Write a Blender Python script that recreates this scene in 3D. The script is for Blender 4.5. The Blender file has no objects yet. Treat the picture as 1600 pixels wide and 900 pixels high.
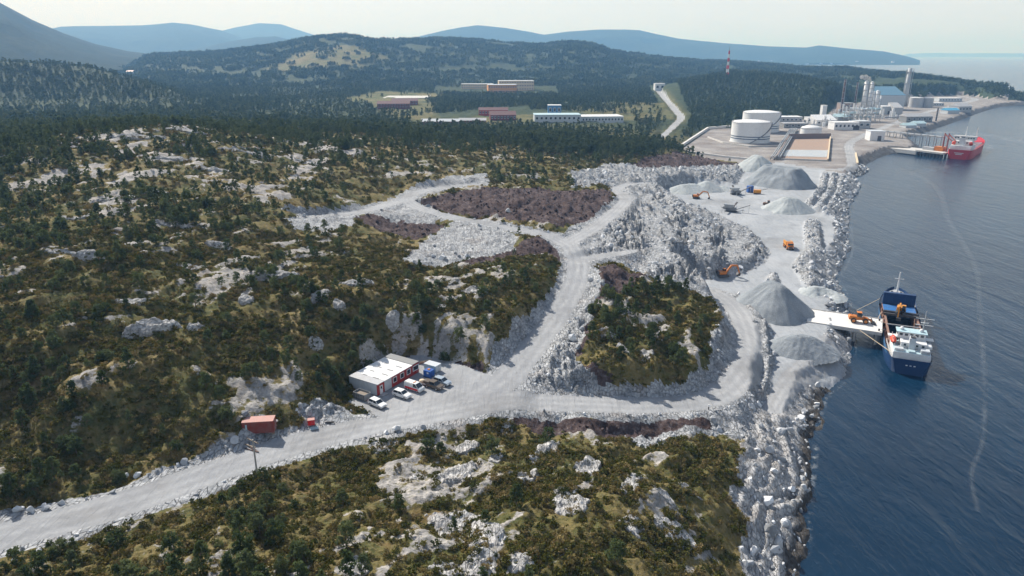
import bpy, bmesh, math, random
import numpy as np
from mathutils import Vector, Matrix

random.seed(7)
RNG = np.random.default_rng(11)
SC = bpy.context.scene
COL = SC.collection

# ------------------------------------------------------------------ camera
CAM_H = 88.0                      # metres above the sea
FPX = 1100.0                      # focal length for a 1600 px wide frame
HORIZON = 84.0
PITCH = math.atan((450.0 - HORIZON) / FPX)
cam_data = bpy.data.cameras.new('camera')
cam_data.sensor_width = 36.0
cam_data.lens = 36.0 * FPX / 1600.0
cam_data.clip_start = 1.0
cam_data.clip_end = 90000.0
cam = bpy.data.objects.new('camera', cam_data)
COL.objects.link(cam)
cam.location = (0, 0, CAM_H)
cam.rotation_euler = (math.pi / 2 - PITCH, 0, 0)
SC.camera = cam

# ------------------------------------------------------------------ sky and sun
SUN_AZ = math.radians(-37.0)      # from +Y towards +X
SUN_EL = math.radians(40.0)
world = bpy.data.worlds.new('World')
SC.world = world
world.use_nodes = True
wt = world.node_tree
wt.nodes.clear()
w_out = wt.nodes.new('ShaderNodeOutputWorld')
w_bg = wt.nodes.new('ShaderNodeBackground')
w_sky = wt.nodes.new('ShaderNodeTexSky')
w_sky.sky_type = 'NISHITA'
w_sky.sun_disc = False
w_sky.sun_elevation = SUN_EL
w_sky.sun_rotation = SUN_AZ
w_sky.air_density = 1.0
w_sky.dust_density = 1.2
w_sky.ozone_density = 1.5
# thin high cloud veil over the whole sky
w_tc = wt.nodes.new('ShaderNodeTexCoord')
w_map = wt.nodes.new('ShaderNodeMapping')
w_map.inputs['Scale'].default_value = (1.2, 1.2, 4.0)
w_noise = wt.nodes.new('ShaderNodeTexNoise')
w_noise.inputs['Scale'].default_value = 1.6
w_noise.inputs['Detail'].default_value = 6.0
w_noise.inputs['Roughness'].default_value = 0.55
w_ramp = wt.nodes.new('ShaderNodeMapRange')
w_ramp.inputs['From Min'].default_value = 0.34
w_ramp.inputs['From Max'].default_value = 0.66
w_ramp.inputs['To Min'].default_value = 0.72
w_ramp.inputs['To Max'].default_value = 1.0
w_sep = wt.nodes.new('ShaderNodeSeparateXYZ')
w_el = wt.nodes.new('ShaderNodeMapRange')
w_el.inputs['From Min'].default_value = 0.0
w_el.inputs['From Max'].default_value = 0.75
w_el.inputs['To Min'].default_value = 0.95
w_el.inputs['To Max'].default_value = 0.12
w_mul = wt.nodes.new('ShaderNodeMath'); w_mul.operation = 'MULTIPLY'
w_mix = wt.nodes.new('ShaderNodeMix')
w_mix.data_type = 'RGBA'
w_mix.inputs[7].default_value = (8.7, 8.8, 9.2, 1)
wt.links.new(w_tc.outputs['Generated'], w_map.inputs['Vector'])
wt.links.new(w_map.outputs['Vector'], w_noise.inputs['Vector'])
wt.links.new(w_noise.outputs['Fac'], w_ramp.inputs['Value'])
wt.links.new(w_tc.outputs['Generated'], w_sep.inputs[0])
wt.links.new(w_sep.outputs['Z'], w_el.inputs['Value'])
wt.links.new(w_ramp.outputs['Result'], w_mul.inputs[0])
wt.links.new(w_el.outputs['Result'], w_mul.inputs[1])
wt.links.new(w_mul.outputs[0], w_mix.inputs[0])
wt.links.new(w_sky.outputs['Color'], w_mix.inputs[6])
wt.links.new(w_mix.outputs[2], w_bg.inputs['Color'])
w_bg.inputs['Strength'].default_value = 0.08
wt.links.new(w_bg.outputs['Background'], w_out.inputs['Surface'])

sun_data = bpy.data.lights.new('sun', 'SUN')
sun_data.energy = 5.0
sun_data.angle = math.radians(0.53)
sun_data.color = (1.0, 0.965, 0.92)
sun = bpy.data.objects.new('sun', sun_data)
COL.objects.link(sun)
sdir = Vector((math.sin(SUN_AZ) * math.cos(SUN_EL), math.cos(SUN_AZ) * math.cos(SUN_EL), math.sin(SUN_EL)))
sun.rotation_euler = sdir.to_track_quat('Z', 'Y').to_euler()
sun.location = sdir * 500

SC.view_settings.view_transform = 'Standard'
SC.view_settings.look = 'None'
SC.view_settings.exposure = 0.52
SC.view_settings.gamma = 1.0
SC.render.engine = 'CYCLES'
SC.cycles.use_denoising = True
SC.cycles.max_bounces = 5
SC.cycles.diffuse_bounces = 2
SC.cycles.glossy_bounces = 2
SC.cycles.transmission_bounces = 2
SC.cycles.transparent_max_bounces = 4
SC.cycles.volume_bounces = 0
SC.cycles.use_adaptive_sampling = True
SC.cycles.adaptive_threshold = 0.02

# ------------------------------------------------------------------ noise and geometry helpers
def _hash(ix, iy, seed):
    h = (ix.astype(np.int64) * 374761393 + iy.astype(np.int64) * 668265263 + seed * 2147483647) & 0xFFFFFFFF
    h = ((h ^ (h >> 13)) * 1274126177) & 0xFFFFFFFF
    h = ((h ^ (h >> 15)) * 2246822519) & 0xFFFFFFFF
    return (h ^ (h >> 16)) & 0xFFFFFFFF

def perlin(x, y, seed=0):
    x0 = np.floor(x); y0 = np.floor(y)
    fx = x - x0; fy = y - y0
    ix = x0.astype(np.int64); iy = y0.astype(np.int64)
    u = fx * fx * fx * (fx * (fx * 6 - 15) + 10)
    v = fy * fy * fy * (fy * (fy * 6 - 15) + 10)
    def g(dx, dy):
        a = _hash(ix + dx, iy + dy, seed).astype(np.float32) * np.float32(2 * math.pi / 4294967296.0)
        return np.cos(a) * (fx - dx) + np.sin(a) * (fy - dy)
    n0 = g(0, 0); n1 = g(1, 0); n2 = g(0, 1); n3 = g(1, 1)
    a = n0 + u * (n1 - n0)
    b = n2 + u * (n3 - n2)
    return (a + v * (b - a)) * 1.5

def fbm(x, y, octaves=4, seed=0, gain=0.5):
    s = 0; a = 1.0; t = 0
    for o in range(octaves):
        s = s + a * perlin(x * 2 ** o + 17.3 * o, y * 2 ** o - 9.1 * o, seed + o * 31)
        t += a; a *= gain
    return s / t

def smooth(a, b, x):
    t = np.clip((x - a) / (b - a), 0, 1)
    return t * t * (3 - 2 * t)

def ray(px, py):
    u = (px - 800.0) / FPX; v = (450.0 - py) / FPX
    return np.array([u, math.cos(PITCH) + v * math.sin(PITCH), -math.sin(PITCH) + v * math.cos(PITCH)])

def P(px, py, z=0.0):
    """point of level z seen in direction (px, py)"""
    d = ray(px, py)
    t = (z - CAM_H) / d[2]
    return (t * d[0], t * d[1])

def PR(px, py, r):
    """point at horizontal range r on that direction"""
    d = ray(px, py)
    t = r / math.hypot(d[0], d[1])
    return (t * d[0], t * d[1], CAM_H + t * d[2])

def seg_dist(X, Y, pts):
    """distance to a polyline, and the interpolated third column (level) and fourth (half width)"""
    best = np.full(X.shape, 1e9); lev = np.zeros(X.shape); wid = np.zeros(X.shape)
    for a, b in zip(pts[:-1], pts[1:]):
        dx = b[0] - a[0]; dy = b[1] - a[1]
        L2 = dx * dx + dy * dy + 1e-9
        t = np.clip(((X - a[0]) * dx + (Y - a[1]) * dy) / L2, 0, 1)
        d = np.hypot(X - a[0] - t * dx, Y - a[1] - t * dy)
        m = d < best
        best = np.where(m, d, best)
        lev = np.where(m, a[2] + t * (b[2] - a[2]), lev)
        wid = np.where(m, a[3] + t * (b[3] - a[3]), wid)
    return best, lev, wid

def poly_sd(X, Y, poly, margin=60.0):
    """signed distance to a polygon, positive inside; far outside points get -margin"""
    poly = np.asarray(poly, float)
    out = np.full(X.shape, -float(margin))
    x0, y0 = poly.min(0) - margin; x1, y1 = poly.max(0) + margin
    m = (X > x0) & (X < x1) & (Y > y0) & (Y < y1)
    if not m.any():
        return out
    x = X[m]; y = Y[m]
    d = np.full(x.shape, 1e9); ins = np.zeros(x.shape, bool)
    n = len(poly)
    for i in range(n):
        ax, ay = poly[i]; bx, by = poly[(i + 1) % n]
        dx = bx - ax; dy = by - ay
        t = np.clip(((x - ax) * dx + (y - ay) * dy) / (dx * dx + dy * dy + 1e-9), 0, 1)
        d = np.minimum(d, (x - ax - t * dx) ** 2 + (y - ay - t * dy) ** 2)
        c = ((ay > y) != (by > y))
        if abs(dy) > 1e-9:
            ins ^= c & (x < dx * (y - ay) / dy + ax)
    d = np.sqrt(d)
    out[m] = np.maximum(np.where(ins, d, -d), -margin)
    return out

def spline(pts, n=6):
    """Catmull-Rom through rows of numbers"""
    p = np.asarray(pts, float)
    q = np.vstack([2 * p[0] - p[1], p, 2 * p[-1] - p[-2]])
    out = []
    for i in range(1, len(q) - 2):
        for k in range(n):
            t = k / n
            out.append(0.5 * ((2 * q[i]) + (-q[i - 1] + q[i + 1]) * t + (2 * q[i - 1] - 5 * q[i] + 4 * q[i + 1] - q[i + 2]) * t * t
                              + (-q[i - 1] + 3 * q[i] - 3 * q[i + 1] + q[i + 2]) * t ** 3))
    out.append(p[-1])
    return np.array(out)

# ------------------------------------------------------------------ objects and materials helpers
def tag(o, label=None, cat=None, group=None, kind=None):
    if label: o['label'] = label
    if cat: o['category'] = cat
    if group: o['group'] = group
    if kind: o['kind'] = kind
    return o

def thing(name, label, cat, loc=(0, 0, 0), rz=0.0, group=None):
    o = bpy.data.objects.new(name, None)
    o.empty_display_size = 0.5
    COL.objects.link(o)
    o.location = loc
    o.rotation_euler = (0, 0, rz)
    return tag(o, label, cat, group)

def np_mesh(name, V, Fq, mat=None, smooth_shade=True):
    """mesh from numpy vertices and an (n,3|4) face array"""
    V = np.asarray(V, np.float32); Fq = np.asarray(Fq, np.int32)
    me = bpy.data.meshes.new(name)
    k = Fq.shape[1]
    me.vertices.add(len(V)); me.vertices.foreach_set('co', V.ravel())
    me.loops.add(Fq.size); me.loops.foreach_set('vertex_index', Fq.ravel())
    me.polygons.add(len(Fq))
    me.polygons.foreach_set('loop_start', np.arange(0, Fq.size, k, dtype=np.int32))
    me.polygons.foreach_set('use_smooth', np.full(len(Fq), smooth_shade, bool))
    me.update(calc_edges=True)
    if mat: me.materials.append(mat)
    return me

class MB:
    """collects simple solids; build() links them as ONE mesh object"""
    def __init__(s): s.v = []; s.f = []
    def add(s, vs, fs, M=None):
        n = len(s.v)
        s.v += [tuple(M @ Vector(v)) if M is not None else tuple(v) for v in vs]
        s.f += [tuple(i + n for i in f) for f in fs]
        return s
    def box(s, c, d, M=None, rz=0.0, taper=1.0):
        x, y, z = d[0] / 2, d[1] / 2, d[2] / 2
        vs = []
        for (a, b, e) in ((-1, -1, -1), (1, -1, -1), (1, 1, -1), (-1, 1, -1), (-1, -1, 1), (1, -1, 1), (1, 1, 1), (-1, 1, 1)):
            k = taper if e > 0 else 1.0
            vx, vy = a * x * k, b * y * k
            if rz:
                vx, vy = vx * math.cos(rz) - vy * math.sin(rz), vx * math.sin(rz) + vy * math.cos(rz)
            vs.append((c[0] + vx, c[1] + vy, c[2] + e * z))
        return s.add(vs, [(0, 3, 2, 1), (4, 5, 6, 7), (0, 1, 5, 4), (1, 2, 6, 5), (2, 3, 7, 6), (3, 0, 4, 7)], M)
    def bar(s, a, b, w, h=None):
        """square bar from a to b"""
        a = Vector(a); b = Vector(b); h = h or w
        d = (b - a); L = d.length
        if L < 1e-6: return s
        q = d.to_track_quat('X', 'Z').to_matrix().to_4x4()
        return s.box((0, 0, 0), (L, w, h), Matrix.Translation((a + b) / 2) @ q)
    def tube(s, a, b, r0, r1=None, n=10, caps=True):
        a = Vector(a); b = Vector(b); r1 = r0 if r1 is None else r1
        q = (b - a).to_track_quat('Z', 'Y').to_matrix()
        vs = []
        for k in range(n):
            t = 2 * math.pi * k / n
            vs.append(a + q @ Vector((math.cos(t) * r0, math.sin(t) * r0, 0)))
        for k in range(n):
            t = 2 * math.pi * k / n
            vs.append(b + q @ Vector((math.cos(t) * r1, math.sin(t) * r1, 0)))
        fs = [(k, (k + 1) % n, n + (k + 1) % n, n + k) for k in range(n)]
        if caps: fs += [tuple(range(n - 1, -1, -1)), tuple(range(n, 2 * n))]
        return s.add(vs, fs)
    def lathe(s, prof, c=(0, 0, 0), n=24):
        vs = []; fs = []
        for (r, z) in prof:
            for k in range(n):
                t = 2 * math.pi * k / n
                vs.append((c[0] + r * math.cos(t), c[1] + r * math.sin(t), c[2] + z))
        for j in range(len(prof) - 1):
            for k in range(n):
                fs.append((j * n + k, j * n + (k + 1) % n, (j + 1) * n + (k + 1) % n, (j + 1) * n + k))
        fs.append(tuple(range(n - 1, -1, -1))); fs.append(tuple((len(prof) - 1) * n + k for k in range(n)))
        return s.add(vs, fs)
    def prism(s, poly, axis_half, tops=None):
        """extrude a side profile (x,z) along y from -axis_half to axis_half; tops gives per-point half widths"""
        n = len(poly); hw = tops or [axis_half] * n
        vs = [(p[0], -hw[i], p[1]) for i, p in enumerate(poly)] + [(p[0], hw[i], p[1]) for i, p in enumerate(poly)]
        fs = [tuple(range(n - 1, -1, -1))[::-1], tuple(range(n, 2 * n))[::-1]]
        fs += [(k, n + k, n + (k + 1) % n, (k + 1) % n) for k in range(n)]
        return s.add(vs, fs)
    def mesh(s, name, mat, smooth_shade=False, bevel=0.0):
        me = bpy.data.meshes.new(name)
        me.from_pydata(s.v, [], s.f)
        bm = bmesh.new(); bm.from_mesh(me)
        bmesh.ops.recalc_face_normals(bm, faces=bm.faces)
        if bevel:
            bmesh.ops.bevel(bm, geom=[e for e in bm.edges if len(e.link_faces) == 2 and e.calc_face_angle(0) > 0.5], offset=bevel, segments=1, affect='EDGES')
        bm.to_mesh(me); bm.free()
        if smooth_shade:
            me.polygons.foreach_set('use_smooth', np.ones(len(me.polygons), bool))
        me.materials.append(mat)
        return me
    def build(s, name, mat, parent=None, smooth_shade=False, bevel=0.0):
        o = bpy.data.objects.new(name, s.mesh(name, mat, smooth_shade, bevel))
        COL.objects.link(o)
        if parent is not None: o.parent = parent
        return o

def copy_tree(o, parent=None):
    c = o.copy(); COL.objects.link(c); c.parent = parent
    for ch in list(o.children): copy_tree(ch, c)
    return c

class NT:
    """small node-graph helper"""
    def __init__(s, name):
        s.m = bpy.data.materials.new(name); s.m.use_nodes = True
        s.t = s.m.node_tree; s.t.nodes.clear()
        s.out = s.t.nodes.new('ShaderNodeOutputMaterial')
    def n(s, typ, **kw):
        nd = s.t.nodes.new(typ)
        for k, v in kw.items(): setattr(nd, k, v)
        return nd
    def link(s, a, b): s.t.links.new(a, b)
    def val(s, sock, v):
        if hasattr(v, 'is_linked') or isinstance(v, bpy.types.NodeSocket): s.link(v, sock)
        else: sock.default_value = v
    def coord(s, scale=(1, 1, 1), rot=(0, 0, 0), kind='Object'):
        tc = s.n('ShaderNodeTexCoord'); mp = s.n('ShaderNodeMapping')
        mp.inputs['Scale'].default_value = scale; mp.inputs['Rotation'].default_value = rot
        s.link(tc.outputs[kind], mp.inputs['Vector'])
        return mp.outputs['Vector']
    def noise(s, vec, scale, detail=4, rough=0.55, dist=0.0):
        nd = s.n('ShaderNodeTexNoise')
        nd.inputs['Scale'].default_value = scale; nd.inputs['Detail'].default_value = detail
        nd.inputs['Roughness'].default_value = rough; nd.inputs['Distortion'].default_value = dist
        s.link(vec, nd.inputs['Vector'])
        return nd.outputs['Fac']
    def voronoi(s, vec, scale, feature='F1', rand=1.0):
        nd = s.n('ShaderNodeTexVoronoi', feature=feature)
        nd.inputs['Scale'].default_value = scale; nd.inputs['Randomness'].default_value = rand
        s.link(vec, nd.inputs['Vector'])
        return nd
    def ramp(s, fac, stops, interp='LINEAR'):
        nd = s.n('ShaderNodeValToRGB'); cr = nd.color_ramp; cr.interpolation = interp
        while len(cr.elements) > 1: cr.elements.remove(cr.elements[0])
        cr.elements[0].position = stops[0][0]; cr.elements[0].color = (*stops[0][1], 1)
        for p, c in stops[1:]:
            e = cr.elements.new(p); e.color = (*c, 1)
        s.link(fac, nd.inputs['Fac'])
        return nd.outputs['Color']
    def mix(s, fac, a, b, mode='MIX'):
        nd = s.n('ShaderNodeMix', data_type='RGBA', blend_type=mode)
        for sock, v in ((nd.inputs[0], fac), (nd.inputs[6], a), (nd.inputs[7], b)):
            if isinstance(v, bpy.types.NodeSocket): s.link(v, sock)
            elif isinstance(v, (int, float)): sock.default_value = v
            else: sock.default_value = (*v, 1)
        return nd.outputs[2]
    def math(s, op, a, b=0.5, c=None, clamp=False):
        nd = s.n('ShaderNodeMath', operation=op, use_clamp=clamp)
        for i, v in enumerate((a, b) if c is None else (a, b, c)):
            if isinstance(v, bpy.types.NodeSocket): s.link(v, nd.inputs[i])
            else: nd.inputs[i].default_value = v
        return nd.outputs[0]
    def maprange(s, v, a, b, c=0.0, d=1.0):
        nd = s.n('ShaderNodeMapRange'); s.link(v, nd.inputs['Value'])
        for k, x in zip(('From Min', 'From Max', 'To Min', 'To Max'), (a, b, c, d)): nd.inputs[k].default_value = x
        return nd.outputs['Result']
    def attr(s, name):
        nd = s.n('ShaderNodeAttribute', attribute_name=name)
        return nd.outputs['Fac']
    def bump(s, h, strength=0.5, dist=0.1, normal=None):
        nd = s.n('ShaderNodeBump'); nd.inputs['Strength'].default_value = strength; nd.inputs['Distance'].default_value = dist
        s.link(h, nd.inputs['Height'])
        if normal is not None: s.link(normal, nd.inputs['Normal'])
        return nd.outputs['Normal']
    def bsdf(s, color, rough=0.8, metal=0.0, normal=None, spec=0.3, **kw):
        b = s.n('ShaderNodeBsdfPrincipled')
        if isinstance(color, bpy.types.NodeSocket): s.link(color, b.inputs['Base Color'])
        else: b.inputs['Base Color'].default_value = (*color, 1)
        if isinstance(rough, bpy.types.NodeSocket): s.link(rough, b.inputs['Roughness'])
        else: b.inputs['Roughness'].default_value = rough
        b.inputs['Metallic'].default_value = metal
        b.inputs['Specular IOR Level'].default_value = spec
        if normal is not None: s.link(normal, b.inputs['Normal'])
        for k, v in kw.items(): b.inputs[k].default_value = v
        s.link(b.outputs['BSDF'], s.out.inputs['Surface'])
        return b

_MC = {}
def paint(name, c, rough=0.5, metal=0.0, dirt=0.35, scale=0.8, dirt_col=(0.25, 0.22, 0.19)):
    """painted or plain surface with uneven dirt"""
    if name in _MC: return _MC[name]
    t = NT(name); v = t.coord()
    n1 = t.noise(v, scale, 5, 0.6); n2 = t.noise(v, scale * 7, 4, 0.6)
    f = t.math('MULTIPLY', t.maprange(n1, 0.42, 0.75), dirt)
    col = t.mix(f, c, dirt_col)
    col = t.mix(t.maprange(n2, 0.3, 0.7, 0.0, 0.25), col, tuple(x * 0.6 for x in c))
    t.bsdf(col, t.maprange(n2, 0.2, 0.8, rough * 0.8, min(1, rough * 1.2)), metal)
    _MC[name] = t.m
    return t.m

# ------------------------------------------------------------------ ground materials
def rock_color(t, v, base=(0.34, 0.335, 0.34), light=(0.56, 0.555, 0.56), dark=(0.13, 0.13, 0.135), rust=0.25):
    a = t.noise(v, 0.25, 6, 0.62); b = t.noise(v, 1.7, 5, 0.65)
    c = t.ramp(t.math('ADD', t.math('MULTIPLY', a, 0.6), t.math('MULTIPLY', b, 0.4)),
               [(0.32, dark), (0.47, base), (0.64, light)])
    r = t.noise(v, 0.12, 4, 0.6)
    return t.mix(t.math('MULTIPLY', t.maprange(r, 0.55, 0.72), rust), c, (0.30, 0.20, 0.12))

def mat_heath():
    t = NT('heath'); v = t.coord()
    n1 = t.noise(v, 0.035, 5, 0.6); n2 = t.noise(v, 0.28, 5, 0.65); n3 = t.noise(v, 1.6, 5, 0.7)
    f = t.math('ADD', t.math('ADD', t.math('MULTIPLY', n1, 0.42), t.math('MULTIPLY', n2, 0.33)), t.math('MULTIPLY', n3, 0.25))
    col = t.ramp(f, [(0.36, (0.045, 0.050, 0.018)), (0.44, (0.090, 0.094, 0.034)), (0.50, (0.140, 0.120, 0.048)),
                     (0.57, (0.20, 0.158, 0.070)), (0.66, (0.32, 0.255, 0.135))])
    red = t.noise(v, 0.09, 4, 0.6)
    col = t.mix(t.maprange(red, 0.58, 0.72, 0, 0.5), col, (0.12, 0.055, 0.028))
    # bedrock showing through
    ra = t.attr('rock')
    edge = t.noise(v, 0.9, 5, 0.7)
    rf = t.maprange(t.math('ADD', ra, t.math('MULTIPLY', t.math('SUBTRACT', edge, 0.5), 0.9)), 0.46, 0.56)
    col = t.mix(rf, col, rock_color(t, v, base=(0.29, 0.28, 0.27), light=(0.50, 0.47, 0.44)))
    # far wood seen as a mass
    fo = t.attr('forest')
    fc = t.ramp(t.noise(v, 0.05, 6, 0.7), [(0.35, (0.018, 0.032, 0.017)), (0.6, (0.05, 0.068, 0.030)), (0.75, (0.09, 0.095, 0.045))])
    col = t.mix(fo, col, fc)
    fi = t.attr('field')
    gc = t.ramp(t.noise(v, 0.02, 5, 0.65), [(0.35, (0.06, 0.085, 0.028)), (0.5, (0.115, 0.115, 0.045)), (0.65, (0.19, 0.16, 0.08))])
    col = t.mix(t.math('MULTIPLY', fi, t.maprange(t.noise(v, 0.06, 4), 0.3, 0.55)), col, gc)
    nm = t.bump(t.math('ADD', n3, t.math('MULTIPLY', n2, 1.5)), 0.9, 0.5)
    t.bsdf(col, 0.92, normal=nm, spec=0.1)
    return t.m

def mat_gravel(name, c1, c2, c3, lines=True):
    t = NT(name); v = t.coord()
    a = t.noise(v, 0.05, 5, 0.6); b = t.noise(v, 0.7, 6, 0.7); c = t.noise(v, 6.0, 4, 0.7)
    f = t.math('ADD', t.math('ADD', t.math('MULTIPLY', a, 0.45), t.math('MULTIPLY', b, 0.3)), t.math('MULTIPLY', c, 0.25))
    col = t.ramp(f, [(0.36, c1), (0.5, c2), (0.64, c3)])
    if lines:
        tr = t.attr('track')          # lighter wheel tracks, darker verges
        wob = t.math('ADD', tr, t.math('MULTIPLY', t.math('SUBTRACT', b, 0.5), 0.5))
        col = t.mix(t.maprange(wob, 0.3, 1.0, 0.0, 0.4), col, tuple(x * 0.70 for x in c2))
    st = t.noise(t.coord(scale=(1.0, 0.10, 1.0), rot=(0, 0, 0.55)), 0.9, 5, 0.65, 0.8)
    col = t.mix(t.maprange(st, 0.50, 0.72, 0.0, 0.45), col, tuple(x * 0.55 for x in c2))
    damp = t.noise(v, 0.045, 5, 0.6)
    col = t.mix(t.maprange(damp, 0.54, 0.66, 0.0, 0.40), col, tuple(x * k * 0.5 for x, k in zip(c2, (1.05, 1.0, 0.95))))
    nm = t.bump(t.math('ADD', t.math('ADD', t.math('MULTIPLY', b, 1.0), t.math('MULTIPLY', c, 0.35)), st), 0.8, 0.25)
    t.bsdf(col, 0.95, normal=nm, spec=0.15)
    return t.m

def mat_rock(name, base, light, dark, strike=0.46, wet=False, scale=1.0, relief=0.6):
    t = NT(name)
    v = t.coord()
    vs = t.coord(scale=(1.0, 0.28, 1.0), rot=(0, 0, strike))
    col = rock_color(t, v, base, light, dark, 0.3)
    vo = t.voronoi(vs, 1.4 * scale, 'DISTANCE_TO_EDGE')
    crack = t.maprange(vo.outputs['Distance'], 0.0, 0.07)
    vo2 = t.voronoi(v, 1.3 * scale, 'F1')
    hue = t.n('ShaderNodeSeparateColor'); t.link(vo2.outputs['Color'], hue.inputs[0])
    col = t.mix(t.maprange(hue.outputs[0], 0, 1, 0.0, 0.45), col, dark)
    col = t.mix(t.math('MULTIPLY', t.math('SUBTRACT', 1.0, crack), 0.35), col, (0.08, 0.08, 0.075))
    if wet:
        g = t.n('ShaderNodeNewGeometry'); sx = t.n('ShaderNodeSeparateXYZ'); t.link(g.outputs['Position'], sx.inputs[0])
        k = t.math('ADD', sx.outputs['Z'], t.math('MULTIPLY', t.noise(v, 0.4, 4), 1.6))
        col = t.mix(t.maprange(k, 1.7, 3.0, 0.88, 0.0), col, (0.035, 0.028, 0.022))   # kelp and tide stain
    h = t.math('ADD', t.math('MULTIPLY', crack, 0.6), t.math('ADD', t.noise(v, 0.9, 6, 0.7), t.math('MULTIPLY', t.noise(vs, 0.8, 5, 0.6), 1.3)))
    nm = t.bump(h, 1.0, relief)
    t.bsdf(col, 0.85, normal=nm, spec=0.2)
    return t.m

def mat_peat():
    t = NT('peat'); v = t.coord()
    a = t.noise(v, 0.12, 5, 0.65); b = t.noise(v, 1.1, 6, 0.75)
    f = t.math('ADD', t.math('MULTIPLY', a, 0.4), t.math('MULTIPLY', b, 0.6))
    col = t.ramp(f, [(0.34, (0.022, 0.016, 0.016)), (0.46, (0.065, 0.046, 0.045)), (0.57, (0.12, 0.09, 0.088)), (0.68, (0.30, 0.27, 0.27))])
    t.bsdf(col, 0.95, normal=t.bump(b, 1.0, 0.8), spec=0.1)
    return t.m

M_HEATH = mat_heath()
M_ROAD = mat_gravel('road_gravel', (0.24, 0.25, 0.27), (0.33, 0.34, 0.355), (0.42, 0.425, 0.435))
M_YARD = mat_gravel('yard_gravel', (0.23, 0.25, 0.275), (0.33, 0.35, 0.375), (0.44, 0.455, 0.475))
M_PLANT = mat_gravel('plant_gravel', (0.14, 0.115, 0.105), (0.25, 0.235, 0.228), (0.40, 0.39, 0.38))
M_FILL = mat_rock('blasted_rock', (0.38, 0.395, 0.415), (0.63, 0.64, 0.655), (0.11, 0.12, 0.135))
M_COAST = mat_rock('coast_rock', (0.44, 0.44, 0.445), (0.70, 0.70, 0.70), (0.17, 0.17, 0.175), wet=True)
M_PEAT = mat_peat()
M_RIPRAP = mat_rock('seawall_rock', (0.14, 0.145, 0.15), (0.27, 0.275, 0.28), (0.05, 0.05, 0.055))
M_OUTCROP = mat_rock('outcrop_rock', (0.42, 0.415, 0.41), (0.66, 0.65, 0.64), (0.19, 0.185, 0.18), relief=0.3)

# ------------------------------------------------------------------ the lie of the land
CTRL = [(0, 895, 20), (250, 895, 20), (500, 895, 22), (750, 895, 20), (1000, 895, 17), (1140, 895, 12), (200, 850, 16.5), (400, 800, 16.5),
        (0, 770, 21), (600, 760, 17), (800, 740, 16), (1000, 740, 14.5), (1130, 740, 11), (800, 655, 12.5), (1000, 655, 10.5), (600, 690, 15),
        (0, 650, 24), (200, 700, 19), (150, 600, 27), (350, 620, 21), (0, 500, 33), (200, 500, 31), (400, 520, 26), (500, 600, 18), (550, 500, 24),
        (700, 520, 20), (700, 440, 24), (820, 430, 23), (0, 380, 38), (200, 380, 37), (400, 400, 32), (550, 420, 27), (560, 340, 28), (650, 390, 25),
        (800, 330, 24), (900, 310, 21), (0, 290, 41), (200, 290, 42), (350, 300, 38), (500, 300, 33), (700, 270, 28), (850, 260, 23), (950, 250, 18),
        (240, 195, 53), (100, 215, 45), (0, 215, 43), (400, 215, 44), (550, 225, 36), (700, 215, 29), (900, 215, 20), (1000, 215, 14),
        (0, 150, 22), (200, 160, 20), (300, 150, 18), (500, 160, 16), (620, 165, 14), (775, 185, 14), (900, 190, 12), (1000, 180, 12), (1030, 142, 17),
        (800, 142, 14), (700, 195, 16), (1060, 190, 9),
        (1200, 240, 5.5), (1300, 250, 5), (1150, 222, 6), (1250, 190, 5.5), (1400, 190, 5), (1450, 160, 5), (1500, 165, 4), (1350, 172, 5.5),
        (1130, 165, 13), (1240, 145, 15), (1300, 140, 11), (1136, 118, 20), (1440, 140, 6),
        (1000, 600, 15), (1000, 520, 17), (1050, 470, 15), (960, 440, 19), (1080, 560, 13), (1120, 500, 12),
        (780, 610, 13.2), (640, 610, 14), (600, 560, 17), (700, 555, 17), (880, 375, 22.5), (640, 315, 25.5),
        (1000, 350, 19), (980, 385, 20), (1040, 330, 17), (1050, 400, 18), (1090, 375, 13), (1120, 385, 10), (1170, 395, 8), (1000, 280, 15), (1100, 262, 9), (940, 275, 18),
        (1180, 700, 7.5), (1190, 800, 7.5), (1200, 880, 7.5), (1210, 640, 6.5)]
CT = [(*P(a, b, c), c) for a, b, c in CTRL]
for px, r, z in [(-150, 3000, 45), (100, 3000, 35), (400, 3000, 30), (700, 3000, 26), (1000, 3000, 22), (1200, 3000, 14), (1400, 2300, 8),
                 (-150, 6500, 60), (200, 6500, 50), (600, 6500, 40), (1000, 6500, 20), (1250, 5500, 5), (-300, 400, 44), (-300, 1000, 28), (-300, 170, 30), (-300, 90, 22),
                 (200, 45, 18), (800, 45, 18), (1200, 45, 10)]:
    x, y, _ = PR(px, 84, r)
    CT.append((x, y, z))
CT = np.array(CT)
cu = np.arctan2(CT[:, 0], CT[:, 1]); cv = np.log(np.hypot(CT[:, 0], CT[:, 1]))
def _k(r2): return 0.5 * r2 * np.log(r2 + 1e-12)
nC = len(CT)
A = np.zeros((nC + 3, nC + 3))
A[:nC, :nC] = _k((cu[:, None] - cu) ** 2 + (cv[:, None] - cv) ** 2) + np.eye(nC) * 2e-4
A[:nC, nC] = 1; A[:nC, nC + 1] = cu; A[:nC, nC + 2] = cv
A[nC:, :nC] = A[:nC, nC:].T
wts = np.linalg.solve(A, np.concatenate([CT[:, 2], [0, 0, 0]]))
def base_z(X, Y):
    u = np.arctan2(X, Y); v = np.log(np.hypot(X, Y))
    s = wts[nC] + wts[nC + 1] * u + wts[nC + 2] * v
    for i in range(nC):
        s = s + wts[i] * _k((u - cu[i]) ** 2 + (v - cv[i]) ** 2)
    return s

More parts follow.
